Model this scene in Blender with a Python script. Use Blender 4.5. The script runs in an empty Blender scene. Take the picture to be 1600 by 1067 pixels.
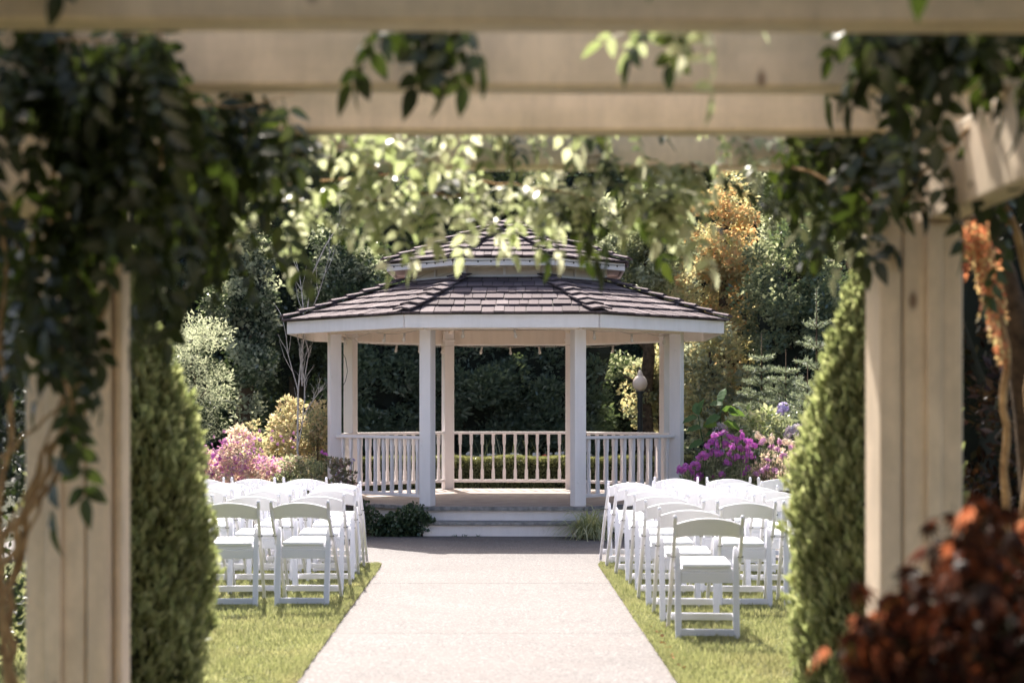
import bpy, bmesh, math, random
import numpy as np
from mathutils import Vector, Matrix, Euler, Quaternion

R = math.radians
random.seed(7)
rng = np.random.default_rng(11)
sc = bpy.context.scene
COL = sc.collection

# ------------------------------------------------------------------ camera
F_PX, CX, HY, EYE = 2630.0, 772.0, 640.0, 1.41
cam_data = bpy.data.cameras.new('camera')
cam = bpy.data.objects.new('camera', cam_data)
COL.objects.link(cam)
cam.location = (0, 0, EYE)
cam.rotation_euler = (R(90), 0, 0)
cam_data.sensor_width = 36.0
cam_data.lens = 36.0 * F_PX / 1600.0
cam_data.shift_x = (800 - CX) / 1600.0
cam_data.shift_y = (HY - 533.5) / 1600.0
cam_data.clip_start = 0.05
cam_data.clip_end = 500
cam_data.dof.use_dof = True
cam_data.dof.focus_distance = 18.0
cam_data.dof.aperture_fstop = 2.3
sc.camera = cam

# ------------------------------------------------------------------ light
SUN_EL, SUN_AZ = R(49), R(-12)        # the sun stands behind the gazebo, a little to the left
world = bpy.data.worlds.new('World')
sc.world = world
world.use_nodes = True
wn = world.node_tree
sky = wn.nodes.new('ShaderNodeTexSky')
sky.sky_type = 'NISHITA'
sky.sun_disc = False
sky.sun_elevation = SUN_EL
sky.sun_rotation = SUN_AZ
sky.air_density = 0.8
sky.ozone_density = 0.5
sky.dust_density = 5.0
wn.nodes['Background'].inputs['Strength'].default_value = 0.13
wn.links.new(sky.outputs[0], wn.nodes['Background'].inputs['Color'])
sun_d = bpy.data.lights.new('sun', 'SUN')
sun_d.energy = 5.0
sun_d.angle = R(0.53)
sun_d.color = (1.0, 0.94, 0.86)
sun = bpy.data.objects.new('sun', sun_d)
COL.objects.link(sun)
to_sun = Vector((math.sin(SUN_AZ) * math.cos(SUN_EL), math.cos(SUN_AZ) * math.cos(SUN_EL), math.sin(SUN_EL)))
sun.rotation_euler = to_sun.to_track_quat('Z', 'Y').to_euler()
sun.location = (0, 10, 30)
sc.view_settings.view_transform = 'Standard'
sc.view_settings.look = 'None'
sc.view_settings.gamma = 1
sc.view_settings.use_curve_mapping = False
sc.view_settings.exposure = 1.30
sc.render.engine = 'CYCLES'
sc.cycles.use_denoising = True
sc.cycles.max_bounces = 8
sc.cycles.diffuse_bounces = 4
sc.cycles.glossy_bounces = 2
sc.cycles.transmission_bounces = 4
sc.cycles.caustics_reflective = False
sc.cycles.caustics_refractive = False
sc.cycles.sample_clamp_indirect = 6


# ------------------------------------------------------------------ helpers
def P(x, y, D):
    """the place seen at pixel (x, y) of the 1600 px photograph, D metres in front of the camera"""
    return Vector(((x - CX) / F_PX * D, D, EYE + (HY - y) / F_PX * D))


def tag(o, label=None, cat=None, group=None, kind=None):
    if label: o['label'] = label
    if cat: o['category'] = cat
    if group: o['group'] = group
    if kind: o['kind'] = kind
    return o


def empty(name, loc=(0, 0, 0), rz=0.0, label=None, cat=None, group=None):
    o = bpy.data.objects.new(name, None)
    o.empty_display_size = 0.1
    COL.objects.link(o)
    o.location = loc
    o.rotation_euler = (0, 0, rz)
    return tag(o, label, cat, group)


def link_obj(name, me, parent=None, kind=None):
    o = bpy.data.objects.new(name, me)
    COL.objects.link(o)
    if parent: o.parent = parent
    if kind: o['kind'] = kind
    return o


def place(name, me, mat4, parent=None):
    o = bpy.data.objects.new(name, me)
    COL.objects.link(o)
    if parent: o.parent = parent
    o.matrix_basis = mat4
    return o


def mesh_np(name, verts, faces, mat, smooth=False):
    verts = np.asarray(verts, dtype=np.float32)
    faces = np.asarray(faces, dtype=np.int32)
    k = faces.shape[1]
    me = bpy.data.meshes.new(name)
    me.vertices.add(len(verts))
    me.vertices.foreach_set('co', verts.ravel())
    me.loops.add(faces.size)
    me.loops.foreach_set('vertex_index', faces.ravel())
    me.polygons.add(len(faces))
    me.polygons.foreach_set('loop_start', np.arange(0, faces.size, k, dtype=np.int32))
    if smooth:
        me.polygons.foreach_set('use_smooth', np.ones(len(faces), dtype=bool))
    me.update(calc_edges=True)
    me.materials.append(mat)
    return me


class MB:
    def __init__(self): self.bm = bmesh.new()

    def box(self, x0, x1, y0, y1, z0, z1, m=None, chamfer=None):
        vs = [self.bm.verts.new(v) for v in ((x0, y0, z0), (x1, y0, z0), (x1, y1, z0), (x0, y1, z0),
                                             (x0, y0, z1), (x1, y0, z1), (x1, y1, z1), (x0, y1, z1))]
        if m is not None:
            for v in vs: v.co = m @ v.co
        for f in ((0, 3, 2, 1), (4, 5, 6, 7), (0, 1, 5, 4), (1, 2, 6, 5), (2, 3, 7, 6), (3, 0, 4, 7)):
            self.bm.faces.new([vs[i] for i in f])
        return self

    def beam(self, a, b, w, h, up=(0, 0, 1), w2=None, h2=None):
        """bar from a to b, w across, h along 'up'"""
        a, b = Vector(a), Vector(b)
        d = (b - a).normalized()
        s = d.cross(Vector(up))
        s = s.normalized() if s.length > 1e-5 else Vector((1, 0, 0))
        u = s.cross(d).normalized()
        w2 = w if w2 is None else w2
        h2 = h if h2 is None else h2
        vs = []
        for p, ww, hh in ((a, w, h), (b, w2, h2)):
            for sx, su in ((-1, -1), (1, -1), (1, 1), (-1, 1)):
                vs.append(self.bm.verts.new(p + s * sx * ww / 2 + u * su * hh / 2))
        for f in ((0, 1, 2, 3), (7, 6, 5, 4), (0, 4, 5, 1), (1, 5, 6, 2), (2, 6, 7, 3), (3, 7, 4, 0)):
            self.bm.faces.new([vs[i] for i in f])
        return self

    def tube(self, pts, radii, n=8, cap=True):
        pts = [Vector(p) for p in pts]
        if not hasattr(radii, '__len__'): radii = [radii] * len(pts)
        rings, ref = [], Vector((0.13, 0.21, 1)).normalized()
        for i, p in enumerate(pts):
            d = (pts[min(i + 1, len(pts) - 1)] - pts[max(i - 1, 0)])
            d = d.normalized() if d.length > 1e-9 else Vector((0, 0, 1))
            if abs(d.dot(ref)) > .95: ref = Vector((1, .1, .05)).normalized()
            s = d.cross(ref).normalized()
            u = s.cross(d).normalized()
            rings.append([self.bm.verts.new(p + (s * math.cos(2 * math.pi * k / n) + u * math.sin(2 * math.pi * k / n)) * radii[i]) for k in range(n)])
        for r0, r1 in zip(rings, rings[1:]):
            for k in range(n):
                f = self.bm.faces.new((r0[k], r0[(k + 1) % n], r1[(k + 1) % n], r1[k]))
                f.smooth = True
        if cap:
            self.bm.faces.new(rings[0][::-1]); self.bm.faces.new(rings[-1])
        return self

    def lathe(self, prof, c=(0, 0, 0), n=16):
        return self.tube([(c[0] + 1e-4 * i * 0, c[1], c[2] + z) for i, (r, z) in enumerate(prof)], [max(r, 1e-4) for r, z in prof], n)

    def prism(self, outline, axis_to, thick):
        """outline: list of 2-D points; axis_to maps (u, v, w) to a 3-D point; extruded w 0..thick"""
        a = [self.bm.verts.new(axis_to(u, v, 0)) for u, v in outline]
        b = [self.bm.verts.new(axis_to(u, v, thick)) for u, v in outline]
        self.bm.faces.new(a[::-1]); self.bm.faces.new(b)
        n = len(a)
        for i in range(n):
            self.bm.faces.new((a[i], a[(i + 1) % n], b[(i + 1) % n], b[i]))
        return self

    def bevel(self, w, seg=1):
        bmesh.ops.recalc_face_normals(self.bm, faces=self.bm.faces)
        bmesh.ops.bevel(self.bm, geom=[e for e in self.bm.edges if len(e.link_faces) == 2 and e.calc_face_angle(0) > .5],
                        offset=w, segments=seg, affect='EDGES', profile=.6, clamp_overlap=True)
        return self

    def mesh(self, name, mat):
        bmesh.ops.recalc_face_normals(self.bm, faces=self.bm.faces)
        me = bpy.data.meshes.new(name)
        self.bm.to_mesh(me); self.bm.free()
        if mat: me.materials.append(mat)
        return me

    def build(self, name, mat, parent=None, kind=None):
        return link_obj(name, self.mesh(name, mat), parent, kind)


# ------------------------------------------------------------------ materials
def mat_base(name):
    m = bpy.data.materials.new(name)
    m.use_nodes = True
    nt = m.node_tree
    return m, nt, nt.nodes['Principled BSDF']


def ramp(nt, fac, stops):
    r = nt.nodes.new('ShaderNodeValToRGB')
    el = r.color_ramp.elements
    while len(el) < len(stops): el.new(.5)
    for e, (p, c) in zip(el, stops):
        e.position = p
        e.color = (c[0], c[1], c[2], 1) if hasattr(c, '__len__') else (c, c, c, 1)
    nt.links.new(fac, r.inputs[0])
    return r.outputs[0]


def noise(nt, scale, detail=4, rough=.6, coord=None, dist=0.0):
    n = nt.nodes.new('ShaderNodeTexNoise')
    n.inputs['Scale'].default_value = scale
    n.inputs['Detail'].default_value = detail
    n.inputs['Roughness'].default_value = rough
    n.inputs['Distortion'].default_value = dist
    if coord is not None: nt.links.new(coord, n.inputs['Vector'])
    return n.outputs['Fac']


def coords(nt, kind='Object', scale=None):
    t = nt.nodes.new('ShaderNodeTexCoord')
    if scale is None: return t.outputs[kind]
    mp = nt.nodes.new('ShaderNodeMapping')
    mp.inputs['Scale'].default_value = scale
    nt.links.new(t.outputs[kind], mp.inputs['Vector'])
    return mp.outputs[0]


def mix(nt, fac, a, b, mode='MIX'):
    n = nt.nodes.new('ShaderNodeMix')
    n.data_type = 'RGBA'; n.blend_type = mode
    for sock, v in ((n.inputs[0], fac), (n.inputs[6], a), (n.inputs[7], b)):
        if hasattr(v, 'is_linked') or hasattr(v, 'links'): nt.links.new(v, sock)
        elif hasattr(v, '__len__'): sock.default_value = (v[0], v[1], v[2], 1)
        else: sock.default_value = v
    return n.outputs[2]


def bump(nt, bsdf, h, strength=.3, dist=.01):
    b = nt.nodes.new('ShaderNodeBump')
    b.inputs['Strength'].default_value = strength
    b.inputs['Distance'].default_value = dist
    nt.links.new(h, b.inputs['Height'])
    nt.links.new(b.outputs[0], bsdf.inputs['Normal'])


def paint(name, col, dirt=(.35, .31, .25), rough=.5, amt=.35, stretch=(3, 3, .5), grain=True, knots=None):
    """painted timber: faint grain, blotches of dirt, small knots"""
    m, nt, b = mat_base(name)
    c1 = coords(nt, 'Object', stretch)
    f1 = ramp(nt, noise(nt, 2.5, 6, .65, c1), ((.45, 0), (.75, 1)))
    f2 = ramp(nt, noise(nt, 9, 5, .7, coords(nt)), ((.66, 0), (.78, 1)))
    c = mix(nt, f1, col, [col[i] * (1 - amt) + dirt[i] * amt for i in range(3)])
    c = mix(nt, f2, c, [col[i] * .45 + dirt[i] * .5 for i in range(3)])
    if knots:
        v = nt.nodes.new('ShaderNodeTexVoronoi'); v.inputs['Scale'].default_value = 2.6
        nt.links.new(coords(nt, 'Object', (2, 2, 1)), v.inputs['Vector'])
        c = mix(nt, ramp(nt, v.outputs['Distance'], ((.05, .85), (.085, .25), (.11, 0))), c, knots)
        f3 = ramp(nt, noise(nt, 4, 8, .75, coords(nt, 'Object', (1.5, 1.5, 1.0))), ((.40, .86), (.62, 1.05)))
        c = mix(nt, 1.0, c, f3, 'MULTIPLY')
        f4 = ramp(nt, noise(nt, 30, 4, .7, coords(nt, 'Object', (1, 1, .05))), ((.35, .94), (.6, 1.02)))
        c = mix(nt, 1.0, c, f4, 'MULTIPLY')
    nt.links.new(c, b.inputs['Base Color'])
    b.inputs['Roughness'].default_value = rough
    if grain:
        bump(nt, b, noise(nt, 60, 4, .6, coords(nt, 'Object', (1, 1, .12))), .25, .003)
    return m


def leafmat(name, cols, trans=.35, rough=.45, tcol=None, spec=.5, patch=None):
    """leaf: each leaf of the mesh takes its own tint; light passes through it"""
    m, nt, b = mat_base(name)
    g = nt.nodes.new('ShaderNodeNewGeometry')
    oi = nt.nodes.new('ShaderNodeObjectInfo')
    ad = nt.nodes.new('ShaderNodeMath'); ad.operation = 'ADD'
    nt.links.new(g.outputs['Random Per Island'], ad.inputs[0]); nt.links.new(oi.outputs['Random'], ad.inputs[1])
    fr = nt.nodes.new('ShaderNodeMath'); fr.operation = 'FRACT'
    nt.links.new(ad.outputs[0], fr.inputs[0])
    n = len(cols)
    c = ramp(nt, fr.outputs[0], [(i / max(1, n - 1), cc) for i, cc in enumerate(cols)])
    if patch:
        c = mix(nt, ramp(nt, noise(nt, 1.6, 5, .65, coords(nt)), ((.5, 0), (.72, .45))), c, patch)
        c = mix(nt, 1.0, c, ramp(nt, noise(nt, .7, 4, .6, coords(nt)), ((.35, .8), (.7, 1.12))), 'MULTIPLY')
    nt.links.new(c, b.inputs['Base Color'])
    b.inputs['Roughness'].default_value = rough
    b.inputs['Specular IOR Level'].default_value = spec
    t = nt.nodes.new('ShaderNodeBsdfTranslucent')
    tc = mix(nt, 1.0, c, tcol or (1.9, 1.8, .8), 'MULTIPLY')
    nt.links.new(tc, t.inputs['Color'])
    ms = nt.nodes.new('ShaderNodeMixShader')
    ms.inputs[0].default_value = trans
    nt.links.new(b.outputs[0], ms.inputs[1]); nt.links.new(t.outputs[0], ms.inputs[2])
    nt.links.new(ms.outputs[0], nt.nodes['Material Output'].inputs['Surface'])
    return m


def plain(name, col, rough=.6, metallic=0.0):
    m, nt, b = mat_base(name)
    b.inputs['Base Color'].default_value = (*col, 1)
    b.inputs['Roughness'].default_value = rough
    b.inputs['Metallic'].default_value = metallic
    return m


def rough_mat(name, c0, c1, scale=8, rough=.85, bs=.5, bd=.02, c2=None):
    m, nt, b = mat_base(name)
    b.inputs['Specular IOR Level'].default_value = .15
    f = noise(nt, scale, 8, .65, coords(nt))
    st = [(.35, c0), (.65, c1)] + ([(.8, c2)] if c2 else [])
    nt.links.new(ramp(nt, f, st), b.inputs['Base Color'])
    b.inputs['Roughness'].default_value = rough
    bump(nt, b, noise(nt, scale * 4, 6, .7, coords(nt)), bs, bd)
    return m


M = {}
M['white'] = paint('white_paint', (.86, .80, .78), (.50, .44, .40), .5, .18)
M['cream'] = paint('bounce_cream_paint', (.82, .71, .62), (.45, .36, .28), .55, .25)  # interior cream is warm bounce light put into the colour; cupola panels are beige
M['pergola'] = paint('weathered_cream_paint', (.80, .65, .49), (.46, .38, .24), .55, .45, knots=(.16, .08, .04))
M['rafter'] = paint('weathered_cream_beam', (.78, .64, .46), (.42, .37, .20), .55, .5, (.4, 3, 3), False, knots=(.18, .10, .05))
M['tread'] = rough_mat('weathered_grey_board', (.16, .155, .15), (.36, .34, .32), 14, .9, .6, .01)
M['deck'] = rough_mat('worn_deck_paint', (.33, .27, .24), (.43, .36, .32), 5, .7, .2, .005)
M['plastic'] = plain('white_resin', (.84, .83, .88), .38)
M['pad'] = plain('white_vinyl_pad', (.84, .84, .87), .45)
M['bulb'] = plain('frosted_bulb', (.75, .70, .66), .2)
M['black'] = plain('black_cable', (.02, .02, .02), .6)
M['whitecable'] = plain('pale_cable', (.55, .5, .46), .5)
M['iron'] = plain('dark_painted_iron', (.03, .035, .04), .5)
M['globe'] = plain('frosted_globe', (.78, .62, .50), .35)
M['bark'] = rough_mat('bark', (.05, .035, .025), (.16, .11, .07), 12, .9, .9, .03)
M['palebark'] = rough_mat('pale_dead_bark', (.34, .32, .31), (.60, .57, .55), 20, .8, .5, .01)
M['vinebark'] = rough_mat('vine_bark', (.20, .12, .06), (.55, .37, .19), 14, .8, .8, .01)
M['redbark'] = rough_mat('red_bark', (.35, .10, .05), (.65, .30, .16), 12, .7, .8, .01)
M['soil'] = rough_mat('garden_soil', (.025, .03, .018), (.06, .06, .035), 3, .95, .8, .04)
M['turf'] = rough_mat('turf', (.10, .115, .04), (.18, .19, .08), 20, .9, .6, .02)


def shingle_mat():
    m, nt, b = mat_base('cedar_shingle')
    oi = nt.nodes.new('ShaderNodeObjectInfo')
    g = nt.nodes.new('ShaderNodeNewGeometry')
    ad = nt.nodes.new('ShaderNodeMath'); ad.operation = 'ADD'
    nt.links.new(oi.outputs['Random'], ad.inputs[0]); nt.links.new(g.outputs['Random Per Island'], ad.inputs[1])
    fr = nt.nodes.new('ShaderNodeMath'); fr.operation = 'FRACT'; nt.links.new(ad.outputs[0], fr.inputs[0])
    tint = ramp(nt, fr.outputs[0], ((0, (.10, .075, .078)), (.35, (.165, .126, .130)), (.7, (.13, .10, .108)), (1, (.225, .18, .182))))
    streak = ramp(nt, noise(nt, 9, 6, .7, coords(nt, 'Object', (6, .8, 1))), ((.3, .62), (.7, 1.1)))
    c = mix(nt, 1.0, tint, streak, 'MULTIPLY')
    moss = ramp(nt, noise(nt, 3.2, 5, .7, coords(nt, 'Generated')), ((.66, 0), (.8, .5)))
    c = mix(nt, moss, c, (.13, .11, .07))
    nt.links.new(c, b.inputs['Base Color'])
    b.inputs['Roughness'].default_value = .9
    b.inputs['Specular IOR Level'].default_value = .2
    bump(nt, b, noise(nt, 40, 5, .7, coords(nt, 'Object', (5, .6, 1))), .5, .004)
    return m


M['shingle'] = shingle_mat()
M['underlay'] = plain('dark_roof_underlay', (.03, .025, .022), .9)


def aggregate():
    m, nt, b = mat_base('exposed_aggregate')
    co = coords(nt)
    v = nt.nodes.new('ShaderNodeTexVoronoi'); v.inputs['Scale'].default_value = 95
    nt.links.new(co, v.inputs['Vector'])
    hs = nt.nodes.new('ShaderNodeSeparateColor'); nt.links.new(v.outputs['Color'], hs.inputs[0])
    peb = ramp(nt, hs.outputs[0], ((0, (.046, .040, .038)), (.3, (.088, .077, .074)), (.65, (.113, .099, .095)), (.9, (.150, .134, .130)), (1, (.25, .23, .225))))
    big = ramp(nt, noise(nt, 1.3, 7, .7, co), ((.3, .80), (.5, .97), (.72, 1.12)))
    c = mix(nt, 1.0, peb, big, 'MULTIPLY')
    pink = ramp(nt, noise(nt, 2.3, 4, .6, co), ((.45, 0), (.75, .55)))
    c = mix(nt, pink, c, (.118, .095, .088))
    spk = ramp(nt, noise(nt, 26, 6, .8, co), ((.62, 0), (.74, .5)))
    c = mix(nt, spk, c, (.085, .074, .070))
    nt.links.new(c, b.inputs['Base Color'])
    b.inputs['Roughness'].default_value = .8
    bump(nt, b, v.outputs['Distance'], .6, .004)
    return m


M['path'] = aggregate()
M['grass'] = leafmat('grass_blade', ((.21, .23, .10), (.31, .325, .16), (.25, .27, .12), (.42, .41, .24)), .45, .5, (1.2, 1.18, 1.0), patch=(.40, .34, .20))
M['cypress'] = leafmat('cypress_spray', ((.14, .17, .08), (.25, .28, .14), (.38, .40, .24)), .52, .55, (1.4, 1.4, 1.05))
M['wist_dark'] = leafmat('shaded_wisteria_leaf', ((.011, .019, .007), (.020, .032, .011), (.036, .052, .018), (.015, .024, .009)), .35, .36, (2.2, 2.1, .8))  # shade under the pergola is put into this dark leaf colour
M['wist_light'] = leafmat('sunlit_wisteria_leaf', ((.13, .17, .06), (.46, .48, .32), (.24, .29, .13), (.58, .58, .46), (.18, .22, .09), (.40, .43, .25)), .55, .3, (1.35, 1.35, 1.2))  # lit copy of the wisteria leaf, sunlight and highlights in its colour
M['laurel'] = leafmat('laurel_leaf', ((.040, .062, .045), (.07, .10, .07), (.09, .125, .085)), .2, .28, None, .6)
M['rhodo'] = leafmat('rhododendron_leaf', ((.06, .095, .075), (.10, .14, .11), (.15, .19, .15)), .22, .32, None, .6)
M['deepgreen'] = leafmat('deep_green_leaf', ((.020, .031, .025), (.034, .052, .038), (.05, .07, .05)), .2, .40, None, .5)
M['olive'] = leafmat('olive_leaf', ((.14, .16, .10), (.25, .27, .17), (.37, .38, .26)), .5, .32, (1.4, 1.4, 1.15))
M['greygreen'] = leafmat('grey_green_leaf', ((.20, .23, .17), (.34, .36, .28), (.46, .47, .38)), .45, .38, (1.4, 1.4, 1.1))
M['gold'] = leafmat('golden_leaf', ((.40, .38, .21), (.54, .49, .30), (.48, .39, .23), (.34, .36, .21)), .52, .36, (1.3, 1.28, 1.05))
M['orange'] = leafmat('orange_leaf', ((.55, .34, .17), (.62, .42, .23), (.50, .40, .20)), .5, .42, (1.35, 1.2, 1.0))
M['conifer'] = leafmat('conifer_needle', ((.18, .22, .15), (.27, .31, .22), (.36, .39, .29)), .3, .45, (1.3, 1.3, 1.0))
M['box'] = leafmat('boxwood_leaf', ((.11, .125, .06), (.19, .20, .10), (.28, .28, .16)), .42, .4, (1.6, 1.55, 1.0))
M['variegated'] = leafmat('variegated_leaf', ((.48, .48, .32), (.30, .35, .18), (.60, .58, .42), (.20, .27, .10)), .35, .45, (1.2, 1.2, .9))
M['spirea'] = leafmat('spirea_leaf', ((.44, .43, .24), (.56, .51, .32), (.55, .43, .30), (.32, .35, .19)), .45, .45, (1.25, 1.2, 1.05))
M['palepink'] = leafmat('pale_pink_bloom', ((.76, .58, .56), (.66, .53, .40), (.78, .66, .58), (.48, .46, .28)), .4, .6, (1.2, 1.15, 1.0))
M['magenta'] = leafmat('magenta_petal', ((.50, .11, .42), (.60, .20, .55), (.42, .14, .50), (.62, .16, .36)), .35, .6, (1.3, 1.0, 1.3))
M['pink'] = leafmat('pink_petal', ((.62, .30, .50), (.66, .42, .56), (.50, .24, .46), (.62, .44, .42)), .35, .6, (1.2, 1.0, 1.2))
M['lavender'] = leafmat('lavender_petal', ((.42, .36, .55), (.50, .45, .62), (.36, .30, .48)), .3, .6, (1.1, 1.0, 1.2))
M['mauve'] = leafmat('faded_mauve_petal', ((.38, .30, .34), (.45, .40, .44), (.32, .26, .30)), .25, .6, (1.1, 1.0, 1.1))
M['whitepetal'] = leafmat('white_petal', ((.75, .74, .72), (.66, .66, .60)), .3, .6, (1, 1, 1))
M['darkleaf'] = leafmat('purple_green_leaf', ((.11, .12, .10), (.20, .16, .15), (.14, .17, .10), (.28, .16, .24)), .3, .35)
M['bigleaf'] = leafmat('broad_leaf', ((.06, .11, .045), (.08, .14, .05)), .3, .7, None, .2)
M['ivy'] = leafmat('ivy_leaf', ((.035, .06, .035), (.06, .095, .05), (.10, .14, .08)), .15, .28)
M['liriope'] = leafmat('variegated_grass_blade', ((.20, .24, .13), (.36, .38, .24), (.55, .53, .38)), .35, .4)
M['maplelit'] = leafmat('lit_maple_leaf', ((.20, .065, .03), (.34, .17, .12), (.14, .045, .022)), .5, .35, (1.8, 1.3, .9), .12)  # lit copy of the red maple leaf, orange highlights in its colour
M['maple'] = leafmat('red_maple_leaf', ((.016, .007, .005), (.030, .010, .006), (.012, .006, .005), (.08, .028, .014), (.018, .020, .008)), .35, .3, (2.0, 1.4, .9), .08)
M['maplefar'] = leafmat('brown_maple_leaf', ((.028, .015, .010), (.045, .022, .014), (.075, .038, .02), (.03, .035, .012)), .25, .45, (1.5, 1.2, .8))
M['orangeleaf'] = leafmat('backlit_orange_leaf', ((.34, .11, .06), (.45, .20, .11), (.48, .45, .24), (.22, .07, .04)), .5, .5, (1.4, 1.25, 1.0))
M['core'] = plain('dark_core_fill', (.012, .016, .010), .95)  # solid dark filling added inside foliage to block light from behind


# ------------------------------------------------------------------ leaves
def unit(n):
    v = rng.normal(size=(n, 3))
    return v / np.linalg.norm(v, axis=1, keepdims=True)


SUN_N = np.array(tuple(to_sun))


def leaf_mesh(name, pos, direction, size, width, mat, fold=.15, jitter=.5, face_sun=0.0):
    """one small folded leaf (two triangles) at every pos"""
    n = len(pos)
    d = direction + jitter * rng.normal(size=(n, 3))
    d /= np.linalg.norm(d, axis=1, keepdims=True)
    if face_sun:                    # leaves spread flat to the light
        d = d - face_sun * (d @ SUN_N)[:, None] * SUN_N
        d /= np.linalg.norm(d, axis=1, keepdims=True)
        s = np.cross(d, SUN_N * face_sun + unit(n) * (1.05 - face_sun))
    else:
        s = np.cross(d, unit(n))
    s /= np.maximum(np.linalg.norm(s, axis=1, keepdims=True), 1e-6)
    nn = np.cross(s, d)
    L = (size * rng.uniform(.6, 1.35, (n, 1)))
    W = L * width
    v = np.empty((n, 4, 3), dtype=np.float32)
    v[:, 0] = pos - d * L * .5
    v[:, 1] = pos + s * W * .5 + nn * W * fold
    v[:, 2] = pos + d * L * .5
    v[:, 3] = pos - s * W * .5 + nn * W * fold
    i = np.arange(n)[:, None] * 4
    f = np.concatenate([i + np.array([[0, 1, 2]]), i + np.array([[0, 2, 3]])], 1).reshape(-1, 3)
    return mesh_np(name, v.reshape(-1, 3), f, mat)


def clump_points(centres, radii, n, squash=.8, shell=.45):
    """points in rough balls round the centres, denser towards each ball's skin"""
    centres = np.asarray(centres, float); radii = np.asarray(radii, float)
    w = radii ** 2; w /= w.sum()
    k = rng.choice(len(centres), n, p=w)
    u = unit(n)
    r = radii[k] * (shell + (1 - shell) * rng.random(n) ** .5) * rng.uniform(.8, 1.15, n)
    off = u * r[:, None]; off[:, 2] *= squash
    return centres[k] + off, u


def crown_centres(c, rad, n, lo=.35):
    """clump centres scattered through an ellipsoid, mostly near its skin"""
    u = unit(n)
    r = lo + (1 - lo) * rng.random(n) ** .6
    return np.asarray(c) + u * r[:, None] * np.asarray(rad)


def trunk(parent, base, top, r, mat, limbs=6, spread=1.2, name='trunk'):
    mb = MB()
    base, top = Vector(base), Vector(top)
    pts, h = [], (top - base)
    for i in range(7):
        t = i / 6
        pts.append(base + h * t + Vector((random.uniform(-.06, .06), random.uniform(-.06, .06), 0)) * (1 if 0 < i else 0))
    mb.tube(pts, [r * (1.15 - .85 * i / 6) for i in range(7)], 8)
    for k in range(limbs):
        t = random.uniform(.35, .92)
        p = base + h * t
        a = random.uniform(0, 2 * math.pi)
        L = spread * random.uniform(.6, 1.1) * (1.2 - t * .5)
        q = p + Vector((math.cos(a), math.sin(a), random.uniform(.3, .9))) * L
        mid = (p + q) / 2 + Vector((0, 0, -.05 * L))
        mb.tube([p, mid, q], [r * .42 * (1.2 - t), r * .28 * (1.2 - t), r * .1], 6)
    return mb.build(name, mat, parent)


def tree(name, label, cat, base, c, rad, n, mat, size=.075, width=.5, clumps=60, cr=.5, group=None, tr=.14, mat2=None, share2=.0, jit=.7, lo=.35, up=.4, fs=0.0):
    """a tree or shrub: trunk with limbs, a crown of many leaf clumps"""
    o = empty(name, base, 0, label, cat, group)
    b = Vector(base)
    cl = np.asarray(c, float) - np.asarray(base, float)
    cen = crown_centres(cl, rad, clumps, lo)
    rr = cr * rng.uniform(.55, 1.25, clumps)
    cen[:, 2] = np.maximum(cen[:, 2], rr * .6)
    n2 = int(n * share2)
    pos, u = clump_points(cen, rr, n - n2)
    u[:, 2] += up
    link_obj('crown', leaf_mesh('crown', pos, u, size, width, mat, jitter=jit, face_sun=fs), o)
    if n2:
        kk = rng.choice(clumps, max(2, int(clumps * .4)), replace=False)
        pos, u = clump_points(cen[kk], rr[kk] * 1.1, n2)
        link_obj('crown', leaf_mesh('crown', pos, u, size, width, mat2, jitter=jit, face_sun=fs), o)['label'] = 'outer leaves of the crown in a second tone'  # on laurels, holly and rear evergreens this tone paints in sunlight
    if tr: trunk(o, (0, 0, -.05), (cl[0], cl[1], cl[2] + rad[2] * .5), tr, M['bark'], 7, min(rad[0], rad[1]) * .7)
    return o


# ================================================================== GROUND
def slab(name, outline, z0, z1, mat, parent=None, kind=None, bev=0):
    mb = MB().prism(outline, lambda u, v, w: (u, v, z0 + w), z1 - z0)
    if bev: mb.bevel(bev)
    return mb.build(name, mat, parent, kind)


g = MB()
g.box(-160, 160, -60, 200, -.35, -.06)
tag(g.build('ground', M['soil']), 'dark garden soil under the trees', None, None, 'structure')

mb = MB(); nx, ny = 60, 14; hv = []  # dark backdrop added to keep bright sky out of the crown gaps
for j in range(ny):
    row = []
    for i in range(nx):
        x = -90 + 180 * i / (nx - 1); y = 47 + 7 * j
        z = 19 * (1 - math.exp(-j / 2.2)) + (.8 * math.sin(x * .21 + j) + .6 * math.sin(x * .53 - j * 2)) * min(1, j / 2)
        row.append(mb.bm.verts.new((x, y, z - .2)))
    hv.append(row)
for j in range(ny - 1):
    for i in range(nx - 1): mb.bm.faces.new((hv[j][i], hv[j][i + 1], hv[j + 1][i + 1], hv[j + 1][i]))
tag(mb.build('backdrop_hill', rough_mat('backdrop_slope', (.012, .02, .014), (.035, .05, .03), 1.2, .95, 1.0, .4)), 'added dark backdrop slope closing the sky gaps behind the trees', None, None, 'structure')

PX0, PX1 = -1.03, .955                                     # path edges
path = empty('path', (0, 0, 0))
tag(path, 'pale exposed aggregate path leading up to the gazebo steps', None, None, 'structure')
joints = [-6.0, -1.65, 1.42, 4.49, 7.56, 10.63, 13.70]
for y0, y1 in zip(joints, joints[1:]):
    slab('slab', [(PX0, y0 + .002), (PX1, y0 + .002), (PX1, y1 - .002), (PX0, y1 - .002)], -.1, 0, M['path'], path, bev=.002)
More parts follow.
